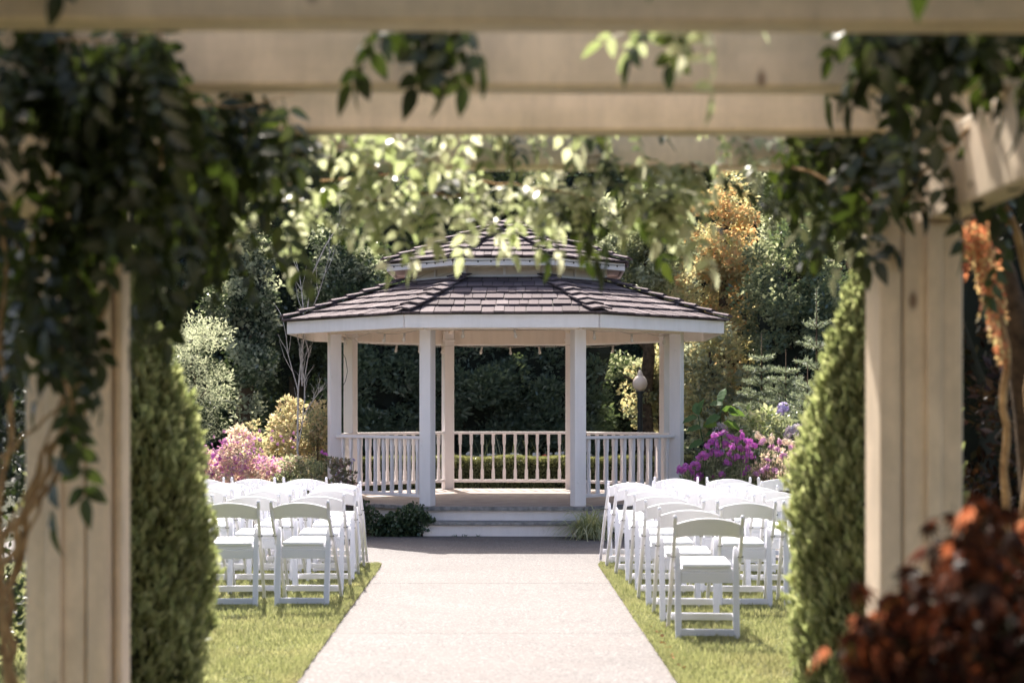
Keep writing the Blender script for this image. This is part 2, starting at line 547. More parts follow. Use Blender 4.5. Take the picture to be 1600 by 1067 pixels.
# last slab opens into the apron in front of the gazebo
ap = [(PX0, 13.704), (PX1, 13.704), (PX1, 15.25)]
for i in range(7):
    a = i / 6 * math.pi / 2
    ap.append((PX1 + .30 - .30 * math.cos(a), 15.25 + .3 * math.sin(a)))
ap += [(5.2, 15.75), (5.2, 18.78), (-5.2, 18.78), (-5.2, 15.6)]
for i in range(7):
    a = i / 6 * math.pi / 2
    ap.append((PX0 - .30 + .30 * math.sin(a), 15.2 + .3 * math.cos(a)))
slab('slab', ap, -.1, 0, M['path'], path, bev=.004)
slab('underbed', [(PX0 + .02, -6), (PX1 - .02, -6), (PX1 - .02, 13.7), (PX0 + .02, 13.7)], -.12, -.02, M['soil'], path)


def lawn_outline(side):
    e = PX0 if side < 0 else PX1
    pts = [(e, 1.0)]
    for i in range(40):
        y = 1.5 + i * (15.0 - 1.5) / 39
        pts.append((e + side * (.012 + .012 * math.sin(y * 5.3) + .008 * math.sin(y * 17)), y))
    for i in range(7):
        a = i / 6 * math.pi / 2
        pts.append((e + side * (.02 + .30 - .30 * math.cos(a)), 15.2 + .27 * math.sin(a)))
    pts += [(side * 5.2, 15.55), (side * 9, 15.55), (side * 9, 9.6), (side * 2.25, 9.2), (side * 2.25, 1.0)]
    return pts


for s_ in (-1, 1):
    tag(slab('lawn', lawn_outline(s_), -.08, .012, M['turf']), 'mown lawn under the white chairs', None, None, 'structure')


def grass_blades():
    n = 210000
    side = rng.choice([-1, 1], n)
    D = 8.2 + (15.5 - 8.2) * rng.random(n) ** 1.15
    X = np.where(side > 0, PX1 + .005, -PX0 + .005) + 2.9 * rng.random(n) ** 1.25
    edge = rng.random(n) < .06
    X = np.where(edge, np.where(side > 0, PX1, -PX0) - .012 + .05 * rng.random(n), X)
    x = X * side
    over = (D > 15.2) & (X < 1.3)
    D = np.where(over, D - 1.0, D)
    p = np.stack([x, D, np.full(n, .008)], 1)
    a = rng.random(n) * 2 * math.pi
    w = .0045 * rng.uniform(.7, 1.5, n) * (1 + .04 * (D - 8))
    h = .030 * rng.uniform(.5, 1.5, n) * (1 + .35 * np.sin(x * 3 + D * 2.1) * np.sin(D * 3.3 - x))
    v = np.empty((n, 3, 3), np.float32)
    dx = np.stack([np.cos(a), np.sin(a), np.zeros(n)], 1)
    v[:, 0] = p - dx * w[:, None]; v[:, 1] = p + dx * w[:, None]
    lean = rng.normal(size=(n, 3)) * .012; lean[:, 2] = 0
    v[:, 2] = p + lean; v[:, 2, 2] += h
    f = np.arange(n * 3).reshape(-1, 3)
    o = link_obj('grass', mesh_np('grass', v.reshape(-1, 3), f, M['grass']))
    tag(o, 'short sunlit grass blades covering the lawn', 'grass', None, 'stuff')


grass_blades()
# a few fallen leaves along the right lawn edge
lv = []
pp = np.array([(PX1 + .03 + .05 * abs(rng.normal()), 8.9 + 2.2 * rng.random(), .035) for _ in range(26)])
tag(link_obj('fallen_leaves', leaf_mesh('fallen_leaves', pp, np.tile([1., .3, 0], (26, 1)), .026, .6, M['redbark'])),
    'small rust coloured leaves fallen along the right edge of the path', 'leaves', None, 'stuff')

# ================================================================== GAZEBO
GC = Vector((.158, 21.28, 0)); GR = R(-1.65)
gz = empty('gazebo', GC, GR, 'white octagonal gazebo with two tier cedar shingle roof at the end of the path', 'gazebo')
C8 = math.cos(R(22.5)); T8 = math.tan(R(22.5))


def ov(k, A, z=0.0):
    a = R(-112.5 + 45 * k)
    return Vector((A / C8 * math.cos(a), A / C8 * math.sin(a), z))


def octa(A): return [(ov(k, A).x, ov(k, A).y) for k in range(8)]


AP = 2.076                      # apothem through the posts
ZD = .31                        # deck top
slab('deck_base', octa(2.17), 0.0, .266, M['white'], gz)
slab('deck', octa(2.20), .268, ZD, M['deck'], gz, bev=.004)
for k in range(8):              # weathered edge board on every side
    a, b = ov(k, 2.216), ov(k + 1, 2.216)
    d = (b - a).normalized()
    MB().beam(a + d * .008 + Vector((0, 0, .289)), b - d * .008 + Vector((0, 0, .289)), .03, .046).bevel(.004).build('edge_board', M['tread'], gz)
# one step in front
st = empty('step', (0, 0, 0)); st.parent = gz
MB().box(-.88, .93, -2.51, -2.18, 0.0, .122).build('riser', M['white'], st)
MB().box(-.90, .95, -2.555, -2.35, .124, .155).bevel(.004).build('tread', M['tread'], st)
MB().box(-.90, .95, -2.344, -2.18, .124, .155).bevel(.004).build('tread', M['tread'], st)

for k in range(8):
    mb = MB()
    p = ov(k, AP)
    ang = R(-112.5 + 45 * k)
    m = Matrix.Translation(p) @ Matrix.Rotation(ang, 4, 'Z')
    mb.box(-.07, .07, -.07, .07, ZD + .001, 2.50, m).bevel(.006)
    po = mb.build('post', M['white'], gz)
    cb = MB().box(-.082, .082, -.082, .082, 2.36, 2.385, m).bevel(.004)
    cb.build('collar', M['white'], po)

for k in range(8):              # header beams on the outer line of the posts, soffit and fascia boards
    a, b = ov(k, AP + .065), ov(k + 1, AP + .065)
    d = (b - a).normalized()
    MB().beam(a + d * .012 + Vector((0, 0, 2.413)), b - d * .012 + Vector((0, 0, 2.413)), .045, .19).bevel(.004).build('header_beam', M['cream'], gz)
    A = 2.607
    a, b = ov(k, A), ov(k + 1, A)
    MB().beam(a + d * .006 + Vector((0, 0, 2.395)), b - d * .006 + Vector((0, 0, 2.395)), .035, .155).bevel(.004).build('fascia', M['white'], gz)
    a0, b0, a1, b1 = ov(k, 2.585, 2.452), ov(k + 1, 2.585, 2.452), ov(k, 2.16, 2.505), ov(k + 1, 2.16, 2.505)
    mb = MB(); vs = [mb.bm.verts.new(v) for v in (a0, b0, b1, a1)] + [mb.bm.verts.new(v + Vector((0, 0, .012))) for v in (a0, b0, b1, a1)]
    for f in ((0, 1, 2, 3), (7, 6, 5, 4), (0, 4, 5, 1), (1, 5, 6, 2), (2, 6, 7, 3), (3, 7, 4, 0)): mb.bm.faces.new([vs[i] for i in f])
    mb.build('soffit', M['cream'], gz)


def shell(A0, z0, A1, z1, th, name, mat, parent):
    mb = MB()
    r = [[mb.bm.verts.new(ov(k, A, z)) for k in range(8)] for A, z in ((A0, z0), (A1, z1), (A1, z1 - th), (A0, z0 - th))]
    for i in range(4):
        for k in range(8):
            mb.bm.faces.new((r[i][k], r[i][(k + 1) % 8], r[(i + 1) % 4][(k + 1) % 8], r[(i + 1) % 4][k]))
    return mb.build(name, mat, parent)


# exposed rafters under the ceiling
for k in range(8):
    a, b = ov(k, 2.0, 2.50), ov(k, 1.0, 2.86)
    MB().beam(a, b, .05, .09).build('rafter', M['cream'], gz)


def shingle_box(w, w_top, L, t, mb=None):
    """one split shingle in its own frame: x across, y up the slope, z out; butt at y = 0"""
    mb = mb or MB()
    g = .0035 * (8 if w >= .9 else 1)
    j = [random.uniform(-.004, .004) for _ in range(4)]
    lo = [(-w / 2 + g, j[0], 0), (w / 2 - g, j[1], 0), (w_top / 2 - g, L, -t * .6), (-w_top / 2 + g, L, -t * .6)]
    hi = [(-w / 2 + g, j[0] + .002, t), (w / 2 - g, j[1] + .002, t), (w_top / 2 - g, L, -t * .6 + .004), (-w_top / 2 + g, L, -t * .6 + .004)]
    vs = [mb.bm.verts.new(v) for v in lo + hi]
    for f in ((0, 3, 2, 1), (4, 5, 6, 7), (0, 1, 5, 4), (1, 2, 6, 5), (2, 3, 7, 6), (3, 0, 4, 7)): mb.bm.faces.new([vs[i] for i in f])
    return mb


SHINGLE = [shingle_box(1, .985, 1, .021).mesh('shingle', M['shingle']) for _ in range(5)]


def roof(name, A0, z0, A1, z1, courses, parent, front, soff):
    root = empty(name); root.parent = parent
    shell(A0, z0, A1, z1, .02, 'underlay', M['underlay'], root)
    if soff: shell(A0 - .02, z0 - .026, A1, z1 - .026, .012, 'ceiling_boards', M['cream'], root)
    slope = math.atan2(z1 - z0, A0 - A1)
    S = math.hypot(A0 - A1, z1 - z0)
    e = S / courses
    rest = MB()
    for k in range(8):
        a = R(-90 + 45 * k)
        nrm_h = Vector((math.cos(a), math.sin(a), 0)); u = Vector((-math.sin(a), math.cos(a), 0))
        vdir = -nrm_h * math.cos(slope) + Vector((0, 0, math.sin(slope)))
        n = u.cross(vdir).normalized()
        if n.z < 0: n = -n
        B = Matrix((u, vdir, n)).transposed().to_4x4()
        for c in range(courses):
            s0 = c * e - (.035 if c == 0 else 0)
            Ac = A0 - s0 * math.cos(slope); zc = z0 + s0 * math.sin(slope)
            hw = max(.03, Ac * T8)
            L = min(e * 1.45, S - s0)
            At = max(A1, A0 - (s0 + L) * math.cos(slope))
            x = -hw
            while x < hw - .004:
                w = random.choice((.10, .12, .14, .16, .19, .11)) * random.uniform(.85, 1.15)
                if x + w > hw - .05: w = hw - x
                cxm = x + w / 2
                lift = random.uniform(0, .005)
                pos = nrm_h * Ac + u * cxm + Vector((0, 0, zc)) + n * (.004 + lift)
                rot = Matrix.Rotation(random.uniform(-.012, .012), 4, 'Z') @ Matrix.Rotation(random.uniform(-.012, .012), 4, 'X')
                m = Matrix.Translation(pos + vdir * random.uniform(-.016, .010)) @ B @ rot
                inner = abs(x) < hw - .13 and abs(x + w) < hw - .13
                if k in front:
                    if inner:
                        o = place('shingle', random.choice(SHINGLE), m @ Matrix.Diagonal((w, L, 1, 1)), root)
                    else:       # cut to the hip
                        mb = shingle_box(w, w, L, .021)
                        for v in mb.bm.verts:
                            lim = hw + .01 - (hw - At * T8) * max(0, v.co.y) / L
                            gx = v.co.x + cxm
                            v.co.x = max(-lim, min(lim, gx)) - cxm
                        place('shingle', mb.mesh('shingle', M['shingle']), m, root)
                else:
                    tmp = shingle_box(w, w, L, .021)
                    vmap = []
                    for v in tmp.bm.verts:
                        lim = hw + .01 - (hw - At * T8) * max(0, v.co.y) / L
                        co = Vector((max(-lim, min(lim, v.co.x + cxm)) - cxm, v.co.y, v.co.z))
                        vmap.append(rest.bm.verts.new(m @ co))
                    tmp.bm.verts.index_update()
                    for f in tmp.bm.faces: rest.bm.faces.new([vmap[v.index] for v in f.verts])
                    tmp.bm.free()
                x += w
    tag(rest.build('shingle_rest', M['shingle'], root), 'shingles of the sides turned away', None, None, 'stuff')
    # hip caps
    for k in range(8):
        p0, p1 = ov(k, A0 + .03, z0 - .01), ov(k, A1, z1)
        h = (p1 - p0); HL = h.length; h.normalize()
        a = R(-112.5 + 45 * k)
        rad = Vector((math.cos(a), math.sin(a), 0))
        side = Vector((-math.sin(a), math.cos(a), 0))
        up = side.cross(h).normalized()
        if up.z < 0: up = -up
        drop = math.tan(R(7.3)) if True else 0
        nc = max(3, round(HL / .215)); ex = HL / nc
        for c in range(nc):
            L = min(ex * 1.35, HL - c * ex + .02)
            W = .115 * random.uniform(.9, 1.1); t = .022
            mb = MB()
            o0 = p0 + h * (c * ex + random.uniform(-.006, .006)) + up * (.036 + random.uniform(0, .006))
            vs = []
            for yy, lift in ((0, .016), (L, -.004)):
                for sx, dz in ((-1, -drop * W), (0, 0), (1, -drop * W)):
                    for tt in (0, t if yy == 0 else .006):
                        vs.append(mb.bm.verts.new(o0 + h * (yy + (.02 if sx == 0 and yy == 0 else 0)) + side * sx * W + up * (dz + lift + tt)))
            # index: yy*6 + sx*2 + tt
            q = lambda y, s, tt: vs[y * 6 + s * 2 + tt]
            for s in (0, 1):
                mb.bm.faces.new((q(0, s, 1), q(0, s + 1, 1), q(1, s + 1, 1), q(1, s, 1)))
                mb.bm.faces.new((q(0, s, 0), q(1, s, 0), q(1, s + 1, 0), q(0, s + 1, 0)))
                mb.bm.faces.new((q(0, s, 0), q(0, s + 1, 0), q(0, s + 1, 1), q(0, s, 1)))
                mb.bm.faces.new((q(1, s, 0), q(1, s, 1), q(1, s + 1, 1), q(1, s + 1, 0)))
            mb.bm.faces.new((q(0, 0, 0), q(0, 0, 1), q(1, 0, 1), q(1, 0, 0)))
            mb.bm.faces.new((q(0, 2, 0), q(1, 2, 0), q(1, 2, 1), q(0, 2, 1)))
            mb.build('hip_shingle', M['shingle'], root)
    return root


roof('lower_roof', 2.640, 2.485, 1.19, 3.000, 6, gz, (7, 0, 1), True)
# cupola between the two roofs
cu = empty('cupola'); cu.parent = gz
for k in range(8):
    a, b = ov(k, 1.17), ov(k + 1, 1.17); d = (b - a).normalized()
    MB().beam(a + d * .03 + Vector((0, 0, 3.045)), b - d * .03 + Vector((0, 0, 3.045)), .03, .25).build('wall_panel', M['cream'], cu)
    a2, b2 = ov(k, 1.20), ov(k + 1, 1.20)
    for z in (3.005, 3.125):
        MB().beam(a2 + d * .05 + Vector((0, 0, z)), b2 - d * .05 + Vector((0, 0, z)), .022, .028).bevel(.003).build('frame_rail', M['white'], cu)
    mid = (a2 + b2) / 2
    MB().beam(mid + Vector((0, 0, 3.02)), mid + Vector((0, 0, 3.11)), .03, .02, up=d.cross(Vector((0, 0, 1)))).build('mullion', M['white'], cu)
    for s0, s1 in (((a2 + d * .06), mid - d * .02), (mid + d * .02, b2 - d * .06)):
        MB().beam(s0 + Vector((0, 0, 3.02)) - d.cross(Vector((0, 0, 1))) * .004, s1 + Vector((0, 0, 3.11)) - d.cross(Vector((0, 0, 1))) * .004, .012, .018).build('brace', M['cream'], cu)
    ang = R(-112.5 + 45 * k)
    mb = MB().box(-.045, .045, -.055, .055, 2.96, 3.15, Matrix.Translation(ov(k, 1.19)) @ Matrix.Rotation(ang, 4, 'Z')).bevel(.004)
    mb.build('corner_post', M['white'], cu)
    a, b = ov(k, 1.45), ov(k + 1, 1.45)
    MB().beam(a + d * .005 + Vector((0, 0, 3.158)), b - d * .005 + Vector((0, 0, 3.158)), .03, .10).bevel(.003).build('fascia', M['white'], cu)
shell(1.43, 3.150, 1.15, 3.168, .01, 'soffit', M['cream'], cu)
roof('upper_roof', 1.475, 3.215, .03, 3.76, 7, gz, (7, 0, 1), False)
MB().tube([(0, 0, 3.74), (0, 0, 3.80), (0, 0, 3.82)], [.07, .06, .01], 8).build('roof_cap', M['shingle'], gz)


# railings
def baluster_mesh():
    mb = MB()
    h = .626
    prof = [(0, .022), (.13, .022), (.155, .0145), (.47, .0145), (.495, .022), (h, .022)]
    out = [(r, z) for z, r in prof] + [(-r, z) for z, r in reversed(prof)]
    mb.prism(out, lambda u, v, w: (u, w - .0165, v), .033)
    return mb.bevel(.002).mesh('baluster', M['white'])


BAL = baluster_mesh()
for k in range(1, 8):
    a, b = ov(k, AP), ov(k + 1, AP)
    mid = (a + b) / 2; ang = math.atan2((b - a).y, (b - a).x)
    r = empty('railing', (mid.x, mid.y, 0), ang); r.parent = gz
    hl = 1.72 / 2 - .077
    MB().box(-hl, hl, -.045, .045, 1.072, 1.108).bevel(.006).build('top_rail', M['white'], r)
    MB().box(-hl, hl, -.022, .022, .405, .444).bevel(.004).build('bottom_rail', M['white'], r)
    for i in range(10):
        o = link_obj('baluster', BAL, r)
        o.location = (-.153 * 4.5 + .153 * i, 0, .445)

# string lights on the gazebo
BULBM = MB().lathe([(.006, .0), (.012, -.004), (.012, -.03), (.013, -.034), (.02, -.052), (.021, -.062), (.014, -.078), (.003, -.084)], n=10).mesh('bulb', M['bulb'])
SOCKM = MB().lathe([(.006, .022), (.013, .018), (.014, -.012), (.010, -.014)], n=8).mesh('socket', M['whitecable'])


def light_string(label, pts, bulbs, mat, group=None, bulb=True):
    t = empty('string_lights', pts[0], 0, label, 'string lights', group)
    o = Vector(pts[0])
    MB().tube([Vector(p) - o for p in pts], .0035, 5).build('cable', mat, t)
    for b in bulbs:
        s = link_obj('socket', SOCKM, t); s.location = Vector(b) - o
        s.rotation_euler = (random.uniform(-.2, .2), random.uniform(-.2, .2), 0)
        bb = link_obj('bulb', BULBM, s)
    return t


def garland(stations, seg=10, sag=.03):
    out = []
    for a, b in zip(stations, stations[1:]):
        a, b = Vector(a), Vector(b)
        for i in range(seg):
            t = i / seg
            p = a.lerp(b, t); p.z -= sag * 4 * t * (1 - t) * (a - b).length
            out.append(p)
    out.append(Vector(stations[-1]))
    return out


def gw(k, A, z, t=0.0):
    a = ov(k, A, z).lerp(ov(k + 1, A, z), t)
    return Matrix.Translation(GC) @ Matrix.Rotation(GR, 4, 'Z') @ a


front_st = [gw(7, 2.0, 2.30, .0), gw(7, 2.12, 2.33, .45), gw(0, 2.14, 2.345, 0), gw(0, 2.16, 2.345, .33), gw(0, 2.16, 2.345, .66), gw(1, 2.14, 2.345, 0), gw(1, 2.12, 2.33, .35), gw(1, 2.12, 2.32, .65), gw(2, 2.0, 2.32, 0)]
fg = garland(front_st, 8, .05)
light_string('clear bulbs on a thin cable strung along the gazebo front eave', fg, [fg[i] - Vector((0, 0, .02)) for i in (1, 10, 13, 22, 30, 43, 52, 62)], M['whitecable'])
back_st = [gw(7, 1.95, 2.33, .0), gw(6, 1.93, 2.31, .5), gw(5, 1.93, 2.30, 0.98), gw(5, 1.93, 2.30, .5), gw(4, 1.93, 2.30, .98), gw(4, 1.93, 2.29, .66), gw(4, 1.93, 2.29, .33), gw(3, 1.93, 2.30, .98), gw(3, 1.93, 2.30, .3)]
bg = garland(back_st, 8, .04)
light_string('small bulbs hanging along the gazebo back beam', bg, [bg[i] - Vector((0, 0, .02)) for i in (22, 26, 30, 38, 44, 50, 58, 62)], M['whitecable'])
up = []
for k in (6, 7, 0, 1, 2):
    for i in range(8): up.append(gw(k, 1.472, 3.175 - .012 * math.sin(math.pi * ((i / 4) % 1)), i / 8))
cab = empty('string_lights', up[0], 0, 'black cable with tiny dark sockets along the upper roof fascia', 'string lights')
MB().tube([p - up[0] for p in up], .003, 5).build('cable', M['black'], cab)
SM = MB().lathe([(.003, .008), (.008, .006), (.008, -.012), (.002, -.014)], n=6).mesh('socket', M['black'])
for p in up[::1]:
    s = link_obj('socket', SM, cab); s.location = p - up[0] - Vector((0, 0, .004))
# dangling lead beside the left posts
ldp = [P(533, 525, 20.6), P(532, 545, 20.6), P(540, 560, 20.62), P(543, 580, 20.62), P(540, 595, 20.62), P(536, 603, 20.62)]
tag(MB().tube(ldp, .0035, 5).build('loose_cable', M['black']), 'thin dark cable dangling between the left gazebo posts', 'cable')

# ================================================================== CHAIRS
CH = {}


def build_chair(root):
    def part(n, mb, mat, bev=.003):
        if bev: mb.bevel(bev)
        return mb.build(n, mat, root)
    # curved top slat between the posts, arched upper and lower edge, bowed backwards
    mb = MB(); n = 14; rows = []
    for i in range(n + 1):
        t = i / n * 2 - 1
        x = t * .193
        bow = -.030 * (1 - t * t)
        zt = .708 + .036 * (1 - t * t); zb = .618 + .020 * (1 - t * t)
        yt = -.068 + bow; yb = -.028 + bow
        rows.append([mb.bm.verts.new(v) for v in ((x, yb - .007, zb), (x, yt - .007, zt), (x, yt + .007, zt + .002), (x, yb + .007, zb + .002))])
    for a, b in zip(rows, rows[1:]):
        for j in range(4): mb.bm.faces.new((a[j], a[(j + 1) % 4], b[(j + 1) % 4], b[j]))
    mb.bm.faces.new(rows[0][::-1]); mb.bm.faces.new(rows[-1])
    part('backrest', mb, M['plastic'], .002)
    for s in (-1, 1):
        mb = MB()
        x = s * .203
        a, m1, b = Vector((x, -.085, .742)), Vector((x, .13, .46)), Vector((x * 1.04, .49, 0))
        pts = [a, Vector((x, -.045, .64)), Vector((x, .05, .535)), Vector((x, .20, .40)), b]
        wid = [.022, .022, .024, .026, .022]; dep = [.024, .032, .045, .045, .030]
        ring = []
        for i, p in enumerate(pts):
            d = (pts[min(i + 1, 4)] - pts[max(i - 1, 0)]).normalized()
            u = d.cross(Vector((1, 0, 0))).normalized()
            if i in (0, 4): u = Vector((0, 1, 0))
            ring.append([mb.bm.verts.new(p + Vector((sx * wid[i] / 2, 0, 0)) + u * su * dep[i] / 2) for sx, su in ((-1, -1), (1, -1), (1, 1), (-1, 1))])
        for r0, r1 in zip(ring, ring[1:]):
            for j in range(4): mb.bm.faces.new((r0[j], r0[(j + 1) % 4], r1[(j + 1) % 4], r1[j]))
        mb.bm.faces.new(ring[0][::-1]); mb.bm.faces.new(ring[-1])
        po = part('back_post', mb, M['plastic'], .004)
        MB().lathe([(.009, 0), (.0125, .006), (.0125, .014), (.008, .021), (.001, .024)], (x, -.086, .740), 8).build('finial', M['plastic'], po)
        mb = MB()                                  # rear leg: flat board with a rounded head
        x = s * .178
        prof = [(-.017, 0), (.017, 0), (.018, .10), (.017, .52), (.012, .552), (.0, .562), (-.012, .552), (-.017, .50), (-.021, .10)]
        if s < 0: prof = [(-u, v) for u, v in reversed(prof)]
        lean = lambda u, v, w: (x + u, .0 + .09 * v / .56 + w - .02, v)
        mb.prism(prof, lean, .034)
        part('rear_leg', mb, M['plastic'], .003)
    for s in (-1, 1):
        bo = MB().tube([(s * .190, .062, .50), (s * .222, .062, .50)], .0055, 8).build('bolt', M['iron'], root)
        MB().tube([(s * .160, .078, .43), (s * .200, .078, .43)], .005, 8).build('bolt', M['iron'], root)
    part('front_stretcher', MB().box(-.200, .200, .452, .468, .062, .106), M['plastic'])
    part('rear_stretcher', MB().box(-.160, .160, -.006, .012, .022, .064), M['plastic'])
    part('apron', MB().box(-.158, .158, .058, .072, .338, .405), M['plastic'])
    fr = part('seat_frame', MB().box(-.158, .158, .06, .45, .406, .428), M['plastic'])
    mb = MB().box(-.150, .150, .055, .445, .429, .455); mb.bevel(.009, 2)
    for v in mb.bm.verts:
        if v.co.z > .44: v.co.z += .006 * (1 - (v.co.x / .15) ** 2) + .012 * (v.co.y - .05) / .4
    for f in mb.bm.faces: f.smooth = True
    mb.build('seat_pad', M['pad'], root)


def copy_tree(o, parent=None):
    c = o.copy(); COL.objects.link(c)
    if parent: c.parent = parent
    for ch in list(o.children): copy_tree(ch, c)
    return c


ORD = ['first', 'second', 'third', 'fourth', 'fifth', 'sixth', 'seventh', 'eighth']
SEAT = ['aisle', 'second', 'third', 'fourth']
proto = None


def put_chair(X, D, rz, label, group):
    global proto
    if proto is None:
        proto = empty('folding_chair', (0, 0, 0)); build_chair(proto); o = proto
    else: o = copy_tree(proto)
    o.location = (X, D, .010); o.rotation_euler = (0, 0, rz)
    tag(o, label, 'chair', group)


# right block: (top distance, X of the left post, first seat, last seat)
RB = [(10.17, 1.098, 0, 0), (11.03, 1.080, 0, 0), (11.87, 1.074, 0, 2), (12.76, 1.070, 0, 2), (13.62, 1.055, 0, 2), (14.37, 1.035, 0, 2), (15.15, 1.015, 0, 2), (16.05, 1.045, 1, 3)]
for i, (D, xl, s0, s1) in enumerate(RB):
    for s in range(s0, s1 + 1):
        X = xl + .208 + .482 * s + (.004 if s else 0)
        lab = 'white folding chair right of the path, %s seat of the %s row' % (SEAT[s], ORD[i])
        if i == 0: lab = 'white folding chair nearest the camera right of the path, alone in its row'
        if i == 1: lab = 'white folding chair right of the path directly ahead of the nearest one'
        put_chair(X + random.uniform(-.008, .008), D + .085 - .045 * s + random.uniform(-.02, .02), R(random.uniform(-4.5, 4.5) - 1.0 * s), lab, 'white folding chairs right of the path')
LB = [(11.87, -1.163, 0, 1), (12.75, -1.132, 0, 2), (13.65, -1.130, 0, 2), (14.35, -1.150, 0, 2), (15.0, -1.185, 0, 3), (15.95, -1.09, 1, 3)]
for i, (D, xr, s0, s1) in enumerate(LB):
    for s in range(s0, s1 + 1):
        X = xr - .208 - .492 * s
        lab = 'white folding chair left of the path, %s seat of the %s row' % (SEAT[s], ORD[i])
        put_chair(X + random.uniform(-.008, .008), D + .085 - .01 * s + random.uniform(-.02, .02), R(random.uniform(-4.5, 4.5) + .5 * s), lab, 'white folding chairs left of the path')

# ================================================================== PERGOLA
pg = empty('pergola', (0, 5.3, 0), 0, 'weathered cream timber pergola overgrown with wisteria, seen from inside', 'pergola')


def pl(mb, name, bev=.006, parent=None):
    mb.bevel(bev)
    bmesh.ops.translate(mb.bm, verts=mb.bm.verts, vec=(0, -5.3, 0))
    return mb.build(name, M['pergola'], parent or pg)


def pergola_post(sx, y0):
    e = empty('post'); e.parent = pg
    def bx(a, b, c, d, n, z1=2.005, bev=.006):
        x0, x1 = (a, b) if sx > 0 else (-b, -a)
        return pl(MB().box(x0, x1, c, d, -.05, z1), n, bev, e)
    bx(1.290, 1.478, y0 + .006, y0 + .20, 'core')
    bx(1.216, 1.284, y0, y0 + .215, 'side_board', 2.18)
    bx(1.36, 1.410, y0 - .012, y0 + .004, 'batten', 1.995)
    if sx < 0: bx(1.186, 1.212, y0 + .06, y0 + .19, 'side_board', 2.15)
    return e


pergola_post(1, 5.3); pergola_post(-1, 5.3)
pergola_post(1, 2.35); pergola_post(-1, 2.35); pergola_post(1, -.9); pergola_post(-1, -.9)
for sx in (-1, 1):
    x0, x1 = (1.367, 1.472) if sx > 0 else (-1.472, -1.350)
    pl(MB().box(x0, x1, -1.6, 6.25, 2.008, 2.258), 'side_beam', .006)
for D in (-1.4, -.67, .06, .79, 1.52, 2.25, 2.97, 3.70, 4.44, 5.14, 5.91):  # bays behind the camera are added, unseen, to darken the nearest rafter
    mb = MB().box(-2.3, 2.3, -.055, .055, 0, .205)
    mb.bevel(.008)
    m = Matrix.Translation((0, D + .055 - 5.3, 2.262)) @ Matrix.Rotation(R(.9), 4, 'Z')
    bmesh.ops.transform(mb.bm, verts=mb.bm.verts, matrix=m)
    mb.build('rafter', M['rafter'], pg)


# ================================================================== WISTERIA
def leaflet(mb, base, d, n, L, W):
    """pointed oval leaflet, folded along its midrib and curling down at the tip"""
    d = d.normalized(); s = d.cross(n).normalized(); n = s.cross(d).normalized()
    mid, left, right = [], [], []
    ts = (0, .18, .42, .68, 1.0); ws = (.02, .42, .5, .36, .0)
    for t, w in zip(ts, ws):
        c = base + d * L * t - n * L * .16 * t * t
        mid.append(mb.bm.verts.new(c))
        if 0 < t < 1:
            left.append(mb.bm.verts.new(c + s * W * w + n * W * .16 * w * 2)); right.append(mb.bm.verts.new(c - s * W * w + n * W * .16 * w * 2))
    for side, flip in ((left, False), (right, True)):
        ch = [mid[0]] + side + [mid[-1]]
        for i in range(4):
            q = [mid[i], mid[i + 1], ch[i + 1], ch[i]]
            q2 = []
            for v in q:
                if v not in q2: q2.append(v)
            if len(q2) >= 3: mb.bm.faces.new(q2 if flip else q2[::-1])


def compound_mesh(name, mat, L=.24, pairs=5, seed=0, ll=.068):
    random.seed(seed)
    mb = MB()
    pts = []
    for i in range(pairs * 2 + 2):
        t = i / (pairs * 2 + 1)
        pts.append(Vector((L * t, .015 * math.sin(t * 3 + seed), -.22 * L * t * t)))
    mb.tube([pts[0], pts[len(pts) // 2], pts[-1]], [.0016, .0012, .0007], 3, False)
    for i in range(pairs):
        t = .22 + .70 * i / (pairs - 1)
        c = pts[0].lerp(pts[-1], t); c.z = -.22 * L * t * t; c.y = .015 * math.sin(t * 3 + seed)
        for s in (-1, 1):
            a = s * R(random.uniform(48, 74))
            d = Vector((math.cos(a), math.sin(a), random.uniform(-.55, -.05)))
            leaflet(mb, c, d, Vector((random.uniform(-.3, .3), random.uniform(-.3, .3), 1)), ll * random.uniform(.8, 1.15) * (1.1 - .3 * t), .5 * ll * random.uniform(.85, 1.1))
    leaflet(mb, pts[-1], Vector((1, .1, -.5)), Vector((0, .2, 1)), ll * 1.15, .5 * ll)
    me = mb.mesh(name, mat)
    me.polygons.foreach_set('use_smooth', [True] * len(me.polygons))
    return me


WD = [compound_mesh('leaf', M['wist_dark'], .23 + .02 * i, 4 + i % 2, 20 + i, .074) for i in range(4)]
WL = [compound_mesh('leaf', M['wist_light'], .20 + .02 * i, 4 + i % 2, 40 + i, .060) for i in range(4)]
random.seed(99)


def along(pts, t):
    n = len(pts) - 1
    f = t * n; i = min(int(f), n - 1)
    return pts[i].lerp(pts[i + 1], f - i)


